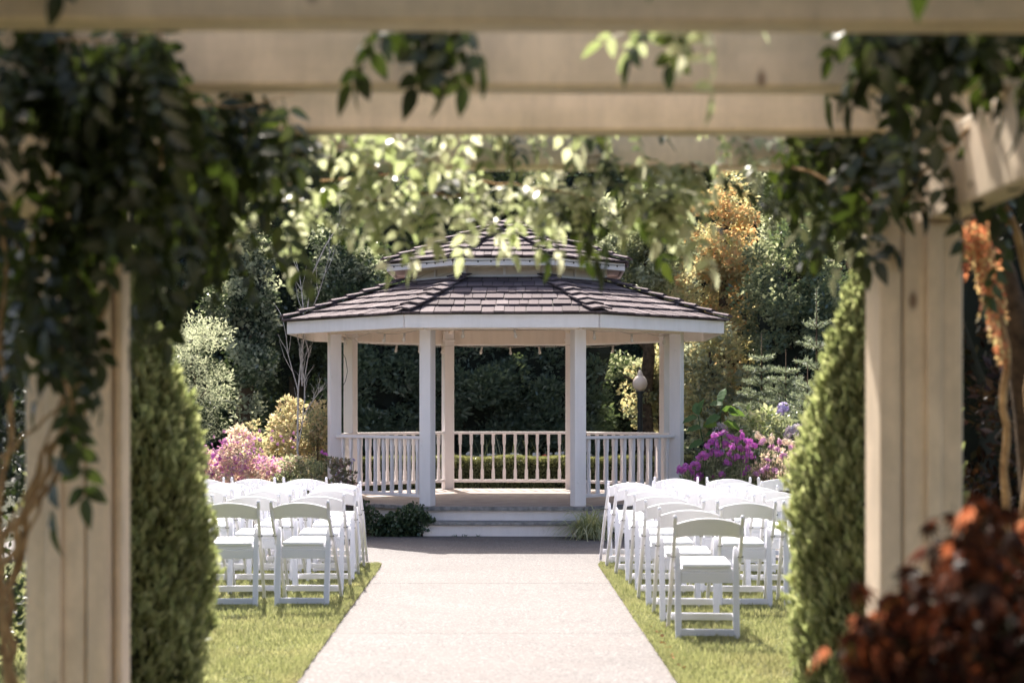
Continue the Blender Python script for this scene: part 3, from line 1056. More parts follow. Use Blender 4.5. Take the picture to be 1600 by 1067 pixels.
def vine(label, stems, leaves_per, meshes, origin, droop=(35, 80), cap=300, mat_stem=None, extra=None, scale=(.75, 1.2), keep_out=None):
    """stems: list of (points, radius, number of leaves); the leaves hang from the stems"""
    root = empty('wisteria_vine', origin, 0, label, 'vine')
    o0 = Vector(origin)
    cand = []
    for pts, rad, n in stems:
        pts = [Vector(p) for p in pts]
        sm = []
        for i in range(len(pts) * 4 - 3):
            p = along(pts, i / (len(pts) * 4 - 4)); sm.append(p + Vector([random.uniform(-1, 1) * min(.02, rad * 1.5) for _ in range(3)]))
        MB().tube([p - o0 for p in sm], [rad * (1 - .5 * i / len(sm)) for i in range(len(sm))], 6).build('stem', mat_stem or M['vinebark'], root)
        for j in range(n):
            p = along(sm, random.random())
            m = Matrix.Translation(p - o0) @ Euler((random.uniform(-.7, .7), R(random.uniform(*droop)), random.uniform(0, 2 * math.pi)), 'XYZ').to_matrix().to_4x4() \
                @ Matrix.Scale(random.uniform(*scale), 4)
            cand.append((m, random.choice(meshes)))
    random.shuffle(cand)
    print('vine leaves', len(cand))
    for m, me in cand[:cap]:
        place('leaf', me, m, root)
    restc = cand[cap:]
    if extra: restc += extra
    if restc:
        V, Fc, off = [], [], 0
        cache = {}
        for m, me in restc:
            if me.name not in cache:
                nv = len(me.vertices); a = np.empty(nv * 3, np.float32); me.vertices.foreach_get('co', a)
                me.calc_loop_triangles(); t = np.empty(len(me.loop_triangles) * 3, np.int32); me.loop_triangles.foreach_get('vertices', t)
                cache[me.name] = (a.reshape(-1, 3), t.reshape(-1, 3))
            a, t = cache[me.name]
            mm = np.array(m)
            V.append(a @ mm[:3, :3].T + mm[:3, 3]); Fc.append(t + off); off += len(a)
        me = mesh_np('shade_canopy_leaves', np.concatenate(V), np.concatenate(Fc), meshes[0].materials[0], True)
        link_obj('shade_canopy_leaves', me, root, 'stuff')
    return root


def shade_canopy(origin, x0, x1, y0, y1, z0, z1, n, meshes):  # leaves overhead and out of view, placed to shade what hangs below
    out = []
    for _ in range(n):
        p = Vector((random.uniform(x0, x1), random.uniform(y0, y1), random.uniform(z0, z1) )) - Vector(origin)
        out.append((Matrix.Translation(p) @ Euler((random.uniform(-.6, .6), R(random.uniform(-10, 50)), random.uniform(0, 6.28)), 'XYZ').to_matrix().to_4x4() @ Matrix.Scale(random.uniform(.9, 1.3), 4), random.choice(meshes)))
    return out


# left vine: thick stems climbing the left post, leafy shoots hanging over the upper left
LO = (-1.75, 4.6, 0)
S = []
S.append(([P(20, 1400, 4.75), P(28, 1067, 4.75), P(12, 950, 4.72), P(45, 800, 4.7), P(100, 690, 4.68), P(112, 600, 4.7), P(80, 400, 4.8), P(90, 180, 4.9)], .014, 0))
S.append(([P(-30, 1300, 4.8), P(-20, 960, 4.7), P(30, 830, 4.66), P(95, 720, 4.66), P(120, 640, 4.7), P(170, 420, 4.8), P(200, 200, 4.85)], .013, 0))
S.append(([P(-60, 1100, 4.6), P(-5, 880, 4.6), P(60, 740, 4.62), P(110, 640, 4.62), P(135, 520, 4.7), P(230, 300, 4.8)], .010, 0))
S.append(([P(-10, 1250, 4.65), P(12, 1067, 4.62), P(0, 960, 4.6), P(38, 850, 4.6), P(75, 740, 4.6), P(118, 610, 4.66)], .008, 0))
S.append(([P(-40, 980, 4.55), P(0, 850, 4.56), P(70, 710, 4.58), P(105, 600, 4.66)], .006, 0))
S.append(([P(-50, 760, 4.6), P(20, 700, 4.6), P(90, 640, 4.6), P(125, 585, 4.7)], .006, 1))
S.append(([P(10, 1500, 4.9), P(5, 800, 4.9), P(12, 560, 4.9), P(0, 300, 4.9)], .012, 0))
shoots = [  # (x0, y0, x1, y1, depth, leaves)
    (-20, 90, 20, 150, 4.3, 7), (30, 70, 70, 130, 4.25, 10), (90, 60, 110, 200, 4.3, 11), (150, 80, 140, 310, 4.3, 17),
    (200, 60, 205, 310, 4.25, 18), (250, 70, 255, 290, 4.2, 15), (110, 290, 90, 420, 4.4, 9), (125, 340, 120, 480, 4.4, 9),
    (235, 300, 240, 400, 4.5, 8), (290, 190, 290, 330, 4.9, 13), (325, 170, 325, 330, 5.0, 11), (365, 160, 350, 330, 5.1, 11),
    (410, 160, 420, 230, 5.2, 9), (450, 150, 460, 200, 5.3, 7), (300, 160, 460, 180, 4.9, 13), (335, 300, 345, 440, 5.3, 7),
    (50, 420, 70, 500, 4.35, 5), (120, 520, 135, 560, 4.4, 4), (60, 60, 290, 70, 4.2, 16), (0, 330, 40, 470, 4.9, 6), (110, 640, 112, 665, 4.4, 2)]
for x0, y0, x1, y1, D, n in shoots:
    xm, ym = (x0 + x1) / 2 + random.uniform(-15, 15), (y0 + y1) / 2
    S.append(([P(x0, y0 - 60, D), P(x0, y0, D), P(xm, ym, D + .05), P(x1, y1 - 30, D + random.uniform(-.1, .1))], .003, n))
vine('shaded wisteria climbing the left pergola post with thick tan stems', S, 0, WD, LO,
     extra=shade_canopy(LO, -2.3, -.80, 2.6, 6.2, 2.50, 2.85, 330, WD) + shade_canopy(LO, -2.3, .2, 1.0, 3.4, 2.50, 2.8, 420, WD))  # second patch is added above the view to darken the nearest rafter
# right vine
RO = (1.5, 4.6, 0)
S = []
S.append(([P(1640, 1500, 5.6), P(1600, 900, 5.6), P(1620, 500, 5.6), P(1560, 250, 5.5), P(1500, 100, 5.3)], .02, 4))
S.append(([P(1640, 130, 4.6), P(1540, 180, 4.8), P(1470, 240, 4.95), P(1400, 330, 5.0), P(1330, 300, 5.2), P(1240, 260, 5.5)], .008, 9))
shoots = [(1385, -60, 1395, 10, 4.2, 9), (1420, -60, 1415, 50, 4.15, 12), (1465, -60, 1460, 40, 4.1, 10), (1515, -60, 1520, 0, 4.1, 7), (1570, -60, 1585, 50, 4.1, 9),
          (1620, -60, 1610, 60, 4.1, 8), (1350, -80, 1350, -20, 4.2, 3), (1300, 150, 1260, 190, 5.5, 9), (1330, 150, 1320, 240, 5.5, 16), (1370, 150, 1360, 230, 5.4, 12), (1400, 140, 1395, 260, 5.0, 10),
          (1440, 150, 1425, 250, 4.9, 4), (1290, 210, 1230, 260, 5.7, 8), (1350, 280, 1350, 330, 5.4, 4), (1068, -60, 1075, -10, 4.1, 3), (655, -80, 665, -10, 4.2, 8), (688, -60, 688, 10, 4.2, 6), (620, -80, 625, -30, 4.2, 4)]
for x0, y0, x1, y1, D, n in shoots:
    S.append(([P(x0, y0 - 40, D), P(x0, y0, D), P((x0 + x1) / 2 + random.uniform(-12, 12), (y0 + y1) / 2, D), P(x1, y1 - 30, D)], .003, n))
vine('shaded wisteria trailing over the right pergola beam and upper edge', S, 0, WD, RO,
     extra=shade_canopy(RO, 1.0, 2.4, 2.6, 6.2, 2.50, 2.85, 300, WD) + shade_canopy(RO, .2, 2.3, 1.0, 3.4, 2.50, 2.8, 380, WD))  # near patch likewise added out of view for its shade
# sunlit shoots between the far rafter and the gazebo
MO = (0, 6.6, 0)
S = []
rows = [([(370, 270), (460, 260), (600, 235), (740, 215), (850, 200)], 5.75, 24), ([(400, 310), (520, 300), (640, 285), (760, 270), (900, 280)], 6.2, 26),
        ([(780, 165), (850, 135), (890, 118), (915, 125)], 5.5, 24), ([(700, 195), (760, 175), (810, 160)], 5.5, 14), ([(880, 262), (960, 262), (1060, 262), (1100, 285)], 5.9, 26),
        ([(880, 205), (1000, 195), (1110, 190), (1200, 205)], 5.6, 14), ([(940, 300), (1000, 318), (1060, 322)], 5.9, 22), ([(840, 310), (880, 318), (930, 330)], 5.8, 12),
        ([(655, 318), (700, 326), (745, 320)], 5.9, 13), ([(745, 300), (800, 306), (850, 318)], 6.1, 12), ([(410, 320), (440, 332), (475, 335)], 5.9, 9), ([(540, 318), (580, 330), (630, 326)], 5.9, 12),
        ([(430, 200), (470, 190), (560, 205), (640, 215)], 5.6, 7), ([(1120, 215), (1190, 240), (1225, 270), (1220, 300)], 5.9, 8), ([(1320, 260), (1380, 270), (1350, 310), (1345, 340)], 5.6, 14),
        ([(280, 110), (360, 120), (470, 130), (490, 200)], 5.5, 18), ([(300, 250), (380, 270), (420, 290)], 5.6, 12), ([(360, 300), (350, 380), (365, 420)], 5.4, 6),
        ([(470, 320), (465, 345)], 6.0, 3), ([(240, 380), (250, 420)], 5.6, 5), ([(60, 40), (130, 40), (150, 60)], 5.0, 6), ([(1050, -10), (1085, 0), (1095, 30)], 4.1, 6), ([(520, 175), (560, 160)], 5.3, 3)]
for pts, D, n in rows:
    S.append(([P(x, y - 18, D + random.uniform(-.1, .1)) for x, y in pts], .004, n))
S_mid = S
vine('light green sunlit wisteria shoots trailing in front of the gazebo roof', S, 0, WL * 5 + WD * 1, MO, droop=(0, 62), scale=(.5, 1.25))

# ================================================================== CYPRESSES
def cypress_mesh():
    n = 42000
    z = 2.12 * rng.random(n) ** .85
    a = rng.random(n) * 2 * math.pi
    zs = np.array([0, .3, .58, .87, 1.2, 1.41, 1.62, 1.80, 1.95, 2.12]); rs = np.array([.27, .30, .325, .335, .31, .265, .185, .125, .075, .01])
    r = np.interp(z, zs, rs) * (1 + .07 * np.sin(a * 5 + z * 9) + .05 * np.sin(a * 11 - z * 17))
    r = r + .016 * np.sin(a * 23 + z * 31) + .014 * np.sin(a * 17 - z * 43)
    r = r * (.80 + .22 * rng.random(n)) * np.where(rng.random(n) < .02, 1.06, 1.0)
    pos = np.stack([r * np.cos(a), r * np.sin(a), z], 1)
    d = np.stack([.6 * np.cos(a), .6 * np.sin(a), np.full(n, 1.0)], 1)
    return leaf_mesh('foliage', pos, d, .052, .34, M['cypress'], jitter=.35)


CYM = cypress_mesh()
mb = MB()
mb.tube([(0, 0, z) for z in (0, .3, .9, 1.3, 1.65, 1.95)], [.20, .23, .26, .22, .12, .03], 14)  # opaque dark core put inside the foliage in place of inner shade
CORE = mb.mesh('dark_core', M['core'])
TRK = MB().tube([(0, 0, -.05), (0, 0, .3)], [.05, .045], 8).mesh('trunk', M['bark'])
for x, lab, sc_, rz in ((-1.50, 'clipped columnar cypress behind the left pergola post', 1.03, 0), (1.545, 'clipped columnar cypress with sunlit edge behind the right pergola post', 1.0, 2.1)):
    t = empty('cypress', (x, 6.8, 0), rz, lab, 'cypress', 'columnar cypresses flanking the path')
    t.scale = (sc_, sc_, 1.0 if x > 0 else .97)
    for nme, me in (('foliage', CYM), ('dark_core', CORE), ('trunk', TRK)): link_obj(nme, me, t)

# ================================================================== JAPANESE MAPLE, lower right
def maple_leaf(mat):
    mb = MB()
    for k in range(7):
        a = R(-72 + 24 * k)
        L = .060 * (1 - .4 * abs(k - 3) / 3)
        leaflet(mb, Vector((0, 0, 0)), Vector((math.cos(a), math.sin(a), -.35)), Vector((0, .1, 1)), L, .009)
    mb.tube([(0, 0, 0), (-.02, 0, .004)], [.0008, .0008], 3, False)
    return mb.mesh('leaf', mat)


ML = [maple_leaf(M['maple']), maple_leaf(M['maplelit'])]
mp = empty('japanese_maple', (1.35, 3.75, 0), 0, 'red leaved japanese maple in front of the right pergola post', 'maple')
mo = Vector((1.35, 3.75, 0))
mcl = []
for _ in range(70):
    t = random.random()
    x = random.uniform(1390, 1640); top = 1000 - (x - 1330) * .95 if x < 1560 else 790
    y = random.uniform(max(top + 10, 790), 1150)
    mcl.append(P(x, y, random.uniform(3.5, 4.1)))
mcl += [P(1365, 1000, 3.6), P(1380, 980, 3.6), P(1400, 960, 3.65), P(1350, 1010, 3.6)]
tr = MB().tube([Vector((.35, .1, -.05)), Vector((.3, 0, .3)), Vector((.22, -.05, .6)), Vector((.1, 0, .85))], [.035, .03, .02, .01], 8)
for c in mcl[:26]:
    q = c - mo
    tr.tube([Vector((.24, -.03, .5)), (Vector((.24, -.03, .5)) + q) / 2 + Vector((0, 0, .08)), q], [.008, .006, .003], 5)
tr.build('trunk', M['bark'], mp)
cnt = 0
restm = []
for i in range(1000):
    c = random.choice(mcl) + Vector([random.gauss(0, .045) for _ in range(3)])
    px = CX + c.x / c.y * F_PX
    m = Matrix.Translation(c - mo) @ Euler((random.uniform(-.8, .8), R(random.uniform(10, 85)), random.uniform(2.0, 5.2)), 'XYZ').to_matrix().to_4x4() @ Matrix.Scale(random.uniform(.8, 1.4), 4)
    restm.append((m, ML[1] if i < 300 and random.random() < (.42 if px < 1450 else .20) else ML[0]))  # lit copies painted in as highlights, more of them towards the left edge
for m, me in restm[:300]: place('leaf', me, m, mp)
V, Fc, off = [], [], 0
me = ML[0]; a = np.empty(len(me.vertices) * 3, np.float32); me.vertices.foreach_get('co', a); a = a.reshape(-1, 3)
me.calc_loop_triangles(); t_ = np.empty(len(me.loop_triangles) * 3, np.int32); me.loop_triangles.foreach_get('vertices', t_); t_ = t_.reshape(-1, 3)
for m, _ in restm[300:]:
    mm = np.array(m); V.append(a @ mm[:3, :3].T + mm[:3, 3]); Fc.append(t_ + off); off += len(a)
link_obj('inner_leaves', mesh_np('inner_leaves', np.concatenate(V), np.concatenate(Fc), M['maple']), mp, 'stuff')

# arching red and golden stem outside the right post
ab = empty('arching_stem', P(1577, 1100, 6.2), 0, 'twisting tan stem topped by hanging orange leaves right of the right post', 'climber')
ao = ab.location.copy()
MB().tube([P(x, y, 6.2) - ao for x, y in ((1590, 1300), (1580, 1000), (1572, 770), (1568, 735), (1572, 700), (1574, 665), (1567, 640), (1568, 610), (1574, 575), (1572, 540), (1560, 500), (1545, 450), (1530, 400), (1510, 345))],
          [.026, .024, .018, .015, .016, .016, .015, .017, .016, .018, .018, .016, .014, .012], 8).build('stem', M['vinebark'], ab)
MB().tube([P(x, y, 6.45) - ao for x, y in ((1660, 1300), (1640, 1000), (1625, 800), (1610, 650), (1590, 520), (1570, 430), (1545, 370), (1500, 330))], [.09, .08, .07, .062, .055, .045, .035, .02], 10).build('trunk', M['bark'], ab)
OL = compound_mesh('leaf', M['orangeleaf'], .16, 4, 71, .05)
random.seed(5)
for i in range(80):
    t = random.random() ** 1.8
    p = P(1515 + 52 * t + random.uniform(-14, 36) * (1.15 - t), 350 + 190 * t ** 1.1 + random.uniform(-15, 10), 6.15 + random.uniform(-.05, .05)) - ao
    place('leaf', OL, Matrix.Translation(p) @ Euler((random.uniform(-.4, .4), R(random.uniform(60, 90)), random.uniform(0, 6.28)), 'XYZ').to_matrix().to_4x4() @ Matrix.Scale(.55, 4), ab)

# dark masses outside the posts
et = tree('evergreen_tree', 'dark evergreen shrub filling the gap left of the left pergola post', 'shrub', (-3.4, 8.6, 0), (-3.4, 8.8, 1.8), (1.05, 1.0, 2.1), 42000, M['deepgreen'], .06, .45, 70, .42, tr=.10)
cm = tree('copper_maple', 'dark brown leaved tree standing right of the right pergola post', 'tree', (3.15, 8.6, 0), (3.05, 8.9, 1.9), (.95, 1.0, 2.3), 42000, M['maplefar'], .06, .45, 70, .42, tr=.10)

# ================================================================== BACKGROUND TREES
G = 'trees beyond the gazebo'
def bt(name, label, x, ytop, ybot, wpx, D, n, mat, size, clumps, cr, tr=.14, deep=1.5, mat2=None, share2=0, width=.5, jit=.7, lo=.35, cat='tree', up=.4, core=0, fs=.6):
    c = P(x, (ytop + ybot) / 2, D)
    rz = (ybot - ytop) / 2 / F_PX * D; rx = wpx / 2 / F_PX * D
    t = tree(name, label, cat, (c.x, D, 0), (c.x, D, max(c.z, .2)), (rx, deep, rz), n, mat, size, width, clumps, cr, G, tr, mat2, share2, jit, lo, up, fs)
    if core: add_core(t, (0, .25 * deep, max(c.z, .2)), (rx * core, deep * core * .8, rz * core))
    return t


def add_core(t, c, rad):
    """added solid dark core that keeps sky light from showing through the crown"""
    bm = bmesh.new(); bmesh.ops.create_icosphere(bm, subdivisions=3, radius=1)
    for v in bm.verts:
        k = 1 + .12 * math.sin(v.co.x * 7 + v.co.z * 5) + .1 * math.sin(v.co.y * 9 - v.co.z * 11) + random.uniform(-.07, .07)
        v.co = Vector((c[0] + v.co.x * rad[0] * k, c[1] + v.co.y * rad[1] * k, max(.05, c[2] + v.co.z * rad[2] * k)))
    me = bpy.data.meshes.new('dark_core'); bm.to_mesh(me); bm.free(); me.materials.append(M['core'])
    link_obj('dark_core', me, t)


# rear screen of tall evergreens
for i, (x, D, lab) in enumerate(((120, 40, 'tall dark evergreen at the far left behind the left cypress'), (330, 41, 'tall dark evergreen above the pale juniper left of the gazebo'),
                                 (520, 40, 'tall dark evergreen rising behind the left gazebo eave'), (730, 41, 'tall dark evergreen behind the gazebo roof peak'),
                                 (930, 40, 'tall dark evergreen behind the right half of the gazebo roof'), (1120, 41, 'tall dark evergreen behind the golden tree'),
                                 (1310, 40, 'tall dark evergreen behind the dark holly at the right'), (1480, 40, 'tall dark evergreen at the far right behind the right post'))):
    bt('evergreen_tree', lab, x, 185, 760, 260, D, 26000, M['deepgreen'], .13, 90, .75, .2, 1.6, core=.8, mat2=M['greygreen'] if i in (5, 6) else M['rhodo'], share2=.35)  # lighter second tone brightens the crowns, sun speckle put into the colour
bt('evergreen_tree', 'dark cedar left of the gazebo roof with a dark core closing its crown', 460, 150, 740, 190, 31, 26000, M['deepgreen'], .09, 70, .55, core=.6)
bt('laurel_tree', 'glossy laurel with sun speckled leaves left of the gazebo eave', 385, 300, 700, 110, 27, 11000, M['greygreen'], .085, 80, .26, mat2=M['laurel'], share2=.45, deep=.8, lo=.1, core=.5)  # pale leaves carry the sun speckle in their colour
bt('laurel_tree', 'dark laurel with pale lit tips above the left gazebo eave', 545, 350, 520, 130, 29, 9000, M['laurel'], .085, 50, .32, mat2=M['greygreen'], share2=.35, deep=.8)  # pale second tone paints in the lit tips
bt('juniper', 'pale grey green juniper beside the left cypress', 305, 470, 700, 80, 23, 10000, M['greygreen'], .06, 60, .24, tr=.08, width=.25, cat='juniper', mat2=M['deepgreen'], share2=.35)
# laurel wall seen through the gazebo
for x, w, lab in ((590, 150, 'dark rhododendron bush seen between the left gazebo posts'), (730, 180, 'dark rhododendron bush seen through the left of the gazebo opening'),
                  (870, 180, 'dark rhododendron bush seen through the right of the gazebo opening')):
    bt('rhododendron', lab, x, 420, 770, w, 28.6, 26000, M['rhodo'], .10, 80, .38, cat='bush', width=.42, deep=.9, tr=.07, core=.8)
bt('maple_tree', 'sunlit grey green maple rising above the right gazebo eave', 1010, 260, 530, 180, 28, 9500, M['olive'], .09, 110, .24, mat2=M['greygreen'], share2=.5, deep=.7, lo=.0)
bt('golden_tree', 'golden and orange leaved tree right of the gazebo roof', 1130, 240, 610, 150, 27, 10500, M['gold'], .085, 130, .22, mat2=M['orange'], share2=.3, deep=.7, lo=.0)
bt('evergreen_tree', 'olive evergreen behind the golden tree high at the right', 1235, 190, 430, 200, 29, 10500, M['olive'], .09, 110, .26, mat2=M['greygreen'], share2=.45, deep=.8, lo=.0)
bt('holly_tree', 'dark glossy holly behind the young fir', 1250, 330, 740, 190, 26, 18000, M['rhodo'], .08, 100, .30, mat2=M['olive'], share2=.45, cat='holly', core=.6, deep=1.0)  # olive share paints sunlit speckle into the dark crown
bt('golden_shrub', 'yellow green shrub behind the lamp seen between right gazebo posts', 1030, 530, 680, 120, 28.3, 6000, M['gold'], .085, 70, .20, tr=.06, mat2=M['olive'], share2=.4, cat='shrub', deep=.5, lo=.0)
bt('golden_shrub', 'yellow green shrub just right of the gazebo right post', 1110, 500, 700, 120, 25.5, 8500, M['gold'], .075, 90, .20, tr=.06, mat2=M['greygreen'], share2=.45, cat='shrub', deep=.5, lo=.0)
bt('laurel_tree', 'dark shrub low behind the lamp post', 975, 560, 790, 170, 30.5, 16000, M['laurel'], .085, 40, .45, tr=.08, mat2=M['olive'], share2=.2, core=.7, deep=.8)


# young fir and silvery conifers
def conifer(name, label, base, H, R0, n_whorl, per, mat, lead=True, needles=.045, tilt=.55, group=None):
    t = empty(name, base, 0, label, 'conifer', group)
    mb = MB(); mb.tube([(0, 0, 0), (0, 0, H * .5), (0, 0, H)], [.03, .018, .004], 6)
    P_, D_ = [], []
    for w in range(n_whorl):
        f = w / n_whorl
        z = H * (.12 + .80 * f)
        L = R0 * (1 - f) ** .8 + .10
        a0 = random.random() * 6
        for k in range(per):
            a = a0 + 2 * math.pi * k / per + random.uniform(-.25, .25)
            d = Vector((math.cos(a), math.sin(a), tilt * random.uniform(.7, 1.3)))
            e = Vector((0, 0, z)) + d * L
            mb.tube([Vector((0, 0, z)), e], [.008, .003], 4, False)
            segs = [(Vector((0, 0, z)), e)]
            for q in range(int(L / .09)):
                tt = (q + 1) * .09 / L
                if tt > .95: break
                b0 = Vector((0, 0, z)).lerp(e, tt)
                for s in (-1, 1):
                    sd = Vector((math.cos(a + s * .8), math.sin(a + s * .8), tilt * .8)) * L * .38 * (1 - tt * .6)
                    segs.append((b0, b0 + sd))
            for p, q in segs:
                nn = max(4, int((q - p).length / .011))
                for i in range(nn):
                    P_.append(p.lerp(q, i / nn)); D_.append((q - p).normalized())
    if lead:
        for i in range(34): P_.append(Vector((0, 0, H * .86 + H * .14 * i / 34))); D_.append(Vector((0, 0, 1)))
    mb.build('trunk', M['bark'], t)
    P_ = np.array([tuple(p) for p in P_]); D_ = np.array([tuple(p) for p in D_])
    P_ = np.repeat(P_, 3, 0); D_ = np.repeat(D_, 3, 0)
    D_ = D_ * .7 + unit(len(D_)) * .75
    D_ /= np.linalg.norm(D_, axis=1, keepdims=True)
    link_obj('needles', leaf_mesh('needles', P_ + D_ * needles * .45, D_, needles, .16, mat, jitter=.1), t)
    return t


random.seed(31)
def con(label, x, ytop, D, R0, whorls, per, lead=True, tilt=.5):
    c = P(x, ytop, D)
    return conifer('young_fir', label, (c.x, D, 0), c.z, R0, whorls, per, M['conifer'], lead, .05, tilt, 'young conifers right of the gazebo')


con('young fir with a tall bare leader beside the right cypress', 1276, 450, 20.5, .42, 9, 6)
con('short bushy silver fir left of the tall young fir', 1228, 545, 20.8, .55, 13, 8, False, .35)
con('low spreading silver fir behind the variegated hydrangea', 1190, 520, 21.5, .5, 12, 8, False, .3)
con('small silver fir between the taller fir and the right cypress', 1262, 570, 19.8, .5, 12, 8, False, .35)

# bare pale sapling left of the gazebo
def bare_tree(label, base_px, D):
    b = P(*base_px, D); t = empty('bare_sapling', (b.x, D, 0), 0, label, 'sapling')
    o = Vector((b.x, D, 0)); mb = MB()
    def br(p, d, L, r, depth):
        pts = [p]; q = p.copy(); dd = d.copy()
        for i in range(4):
            dd = (dd + Vector([random.uniform(-.16, .16) for _ in range(3)])).normalized()
            q = q + dd * L / 4; pts.append(q.copy())
        mb.tube(pts, [r * (1 - .16 * i) for i in range(5)], 5, False)
        if depth:
            for i in range(5 if depth > 1 else 4):
                k = random.randint(1, 4); a = random.uniform(-1.0, 1.0)
                nd = (dd + Vector((random.choice((-1, 1)) * random.uniform(.25, .6), random.uniform(-.3, .3), random.uniform(.2, .7)))).normalized()
                br(pts[k], nd, L * random.uniform(.28, .5), r * .5, depth - 1)
    br(Vector((0, 0, .2)), Vector((-.01, 0, 1)), P(490, 450, D).z, .016, 2)
    br(Vector((0, 0, 1.5)), Vector((-.10, 0, 1)), .5, .010, 2)
    br(Vector((0, 0, 1.35)), Vector((.45, 0, .8)), .42, .010, 2)
    br(Vector((-.03, 0, 1.7)), Vector((-.08, 0, 1)), .5, .010, 2)
    br(Vector((0, 0, 1.6)), Vector((.12, 0, 1)), .5, .009, 2)
    mb.build('branches', M['palebark'], t)


random.seed(14)
bare_tree('bare pale branched sapling rising beside the left gazebo post', (476, 660), 20.6)

# low box hedge behind the gazebo
def hedge():
    x0, x1, y0, y1, z1 = -2.6, 3.2, 25.2, 26.0, .70
    t = empty('box_hedge', ((x0 + x1) / 2, 25.6, 0), 0, 'low clipped box hedge running behind the gazebo railing', 'hedge')
    n = 60000
    face = rng.random(n)
    X = rng.uniform(x0, x1, n); Y = np.where(face < .6, y0 + .06 * rng.random(n), rng.uniform(y0, y1, n)); Z = np.where(face < .6, z1 * rng.random(n), z1 - .06 * rng.random(n) ** 2)
    Z = Z + .012 * np.sin(X * 7); Y = Y + .02 * np.sin(X * 5 + Z * 9)
    d = np.stack([np.zeros(n), np.where(face < .6, -1., -.2), np.where(face < .6, .5, 1.)], 1)
    pos = np.stack([X - (x0 + x1) / 2, Y - 25.6, Z], 1)
    link_obj('foliage', leaf_mesh('foliage', pos, d, .034, .6, M['box'], jitter=.7), t)
    MB().box(x0 - (x0 + x1) / 2 + .05, x1 - (x0 + x1) / 2 - .05, -.32, .34, 0, z1 - .07).build('dark_core', M['core'], t)


hedge()

# ================================================================== LAMP
lp = P(1000, 640, 27.0)
lamp = empty('street_lamp', (lp.x, 27.0, 0), 0, 'garden lamp with frosted acorn globe on a dark post behind the gazebo', 'lamp')
zc = P(1000, 611, 27).z
MB().lathe([(.10, 0), (.10, .10), (.06, .14), (.045, .3), (.042, zc - .12), (.055, zc - .10), (.035, zc - .06), (.07, zc - .02), (.075, zc)], n=12).build('post', M['iron'], lamp)
MB().lathe([(.06, zc + .001), (.10, zc + .05), (.122, zc + .11), (.11, zc + .18), (.07, zc + .235), (.045, zc + .25), (.05, zc + .265), (.03, zc + .31), (.012, zc + .34)], n=16).build('globe', M['globe'], lamp)
MB().lathe([(.012, zc + .341), (.016, zc + .36), (.002, zc + .39)], n=8).build('finial', M['iron'], lamp)


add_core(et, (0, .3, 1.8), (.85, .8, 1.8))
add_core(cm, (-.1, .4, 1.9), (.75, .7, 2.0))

# ================================================================== FLOWER BEDS
def shrub(name, label, x, ytop, wpx, D, deep, n, mat, size, clumps=40, cr=.16, mat2=None, share2=0, cat='shrub', blooms=None, width=.5, group=None):
    """mounded plant standing on the soil; blooms: (material, number of petals, from_fraction)"""
    topz = P(x, ytop, D).z
    cx_ = P(x, ytop, D).x; rx = wpx / 2 / F_PX * D
    t = empty(name, (cx_, D, 0), 0, label, cat, group)
    u = unit(clumps); u[:, 2] = np.abs(u[:, 2])
    r = (.35 + .65 * rng.random(clumps) ** .5)
    u[:, 2] = u[:, 2] ** .6
    cen = u * r[:, None] * np.array([rx - cr * .6, deep - cr * .5, topz - cr * .8])
    cen[:, 2] = np.maximum(cen[:, 2], cr * .5)
    rr = cr * rng.uniform(.6, 1.2, clumps)
    pos, uu = clump_points(cen, rr, n); pos[:, 2] = np.maximum(pos[:, 2], .02); uu[:, 2] += .5
    link_obj('foliage', leaf_mesh('foliage', pos, uu, size, width, mat, face_sun=.45), t)
    if mat2:
        k = rng.choice(clumps, max(2, int(clumps * share2)), replace=False)
        pos, uu = clump_points(cen[k], rr[k] * 1.08, int(n * share2)); pos[:, 2] = np.maximum(pos[:, 2], .02)
        link_obj('blossom', leaf_mesh('blossom', pos, uu, size, width, mat2, face_sun=.45), t)
    mb = MB()
    for i in range(14):
        c = Vector(cen[rng.integers(clumps)].tolist())
        mb.tube([Vector((c.x * .25, c.y * .25, -.02)), c * .6, c], [.008, .006, .003], 4, False)
    mb.build('stems', M['bark'], t)
    return t, cen, rr


def cluster_mesh(name, mat, R_=.055, n=46, petal=.022):
    """rounded flower head made of small four-petalled florets"""
    u = unit(n); u[:, 2] = u[:, 2] * .75 + .15
    pos = u * R_ * rng.uniform(.35, 1.15, (n, 1))
    V, Fc = [], []
    for p, d in zip(pos, u):
        d = Vector(d.tolist()).normalized(); s = d.cross(Vector((.3, .5, .8))).normalized(); w = s.cross(d)
        for k in range(4):
            a = math.pi / 2 * k + random.random() * .6
            e = s * math.cos(a) + w * math.sin(a); q = s * -math.sin(a) + w * math.cos(a)
            b = len(V); c = Vector(p.tolist())
            V += [c, c + e * petal * .55 + q * petal * .35 + d * .003, c + e * petal + d * .001, c + e * petal * .55 - q * petal * .35 + d * .003]
            Fc += [(b, b + 1, b + 2), (b, b + 2, b + 3)]
    return mesh_np(name, [tuple(v) for v in V], Fc, mat)


HEAD = {k: cluster_mesh('flower_head', M[k], *a) for k, a in {'magenta': (.055, 42, .024), 'pink': (.045, 40, .022), 'lavender': (.085, 70, .026), 'mauve': (.085, 70, .026), 'palepink': (.06, 46, .02), 'whitepetal': (.03, 16, .02)}.items()}


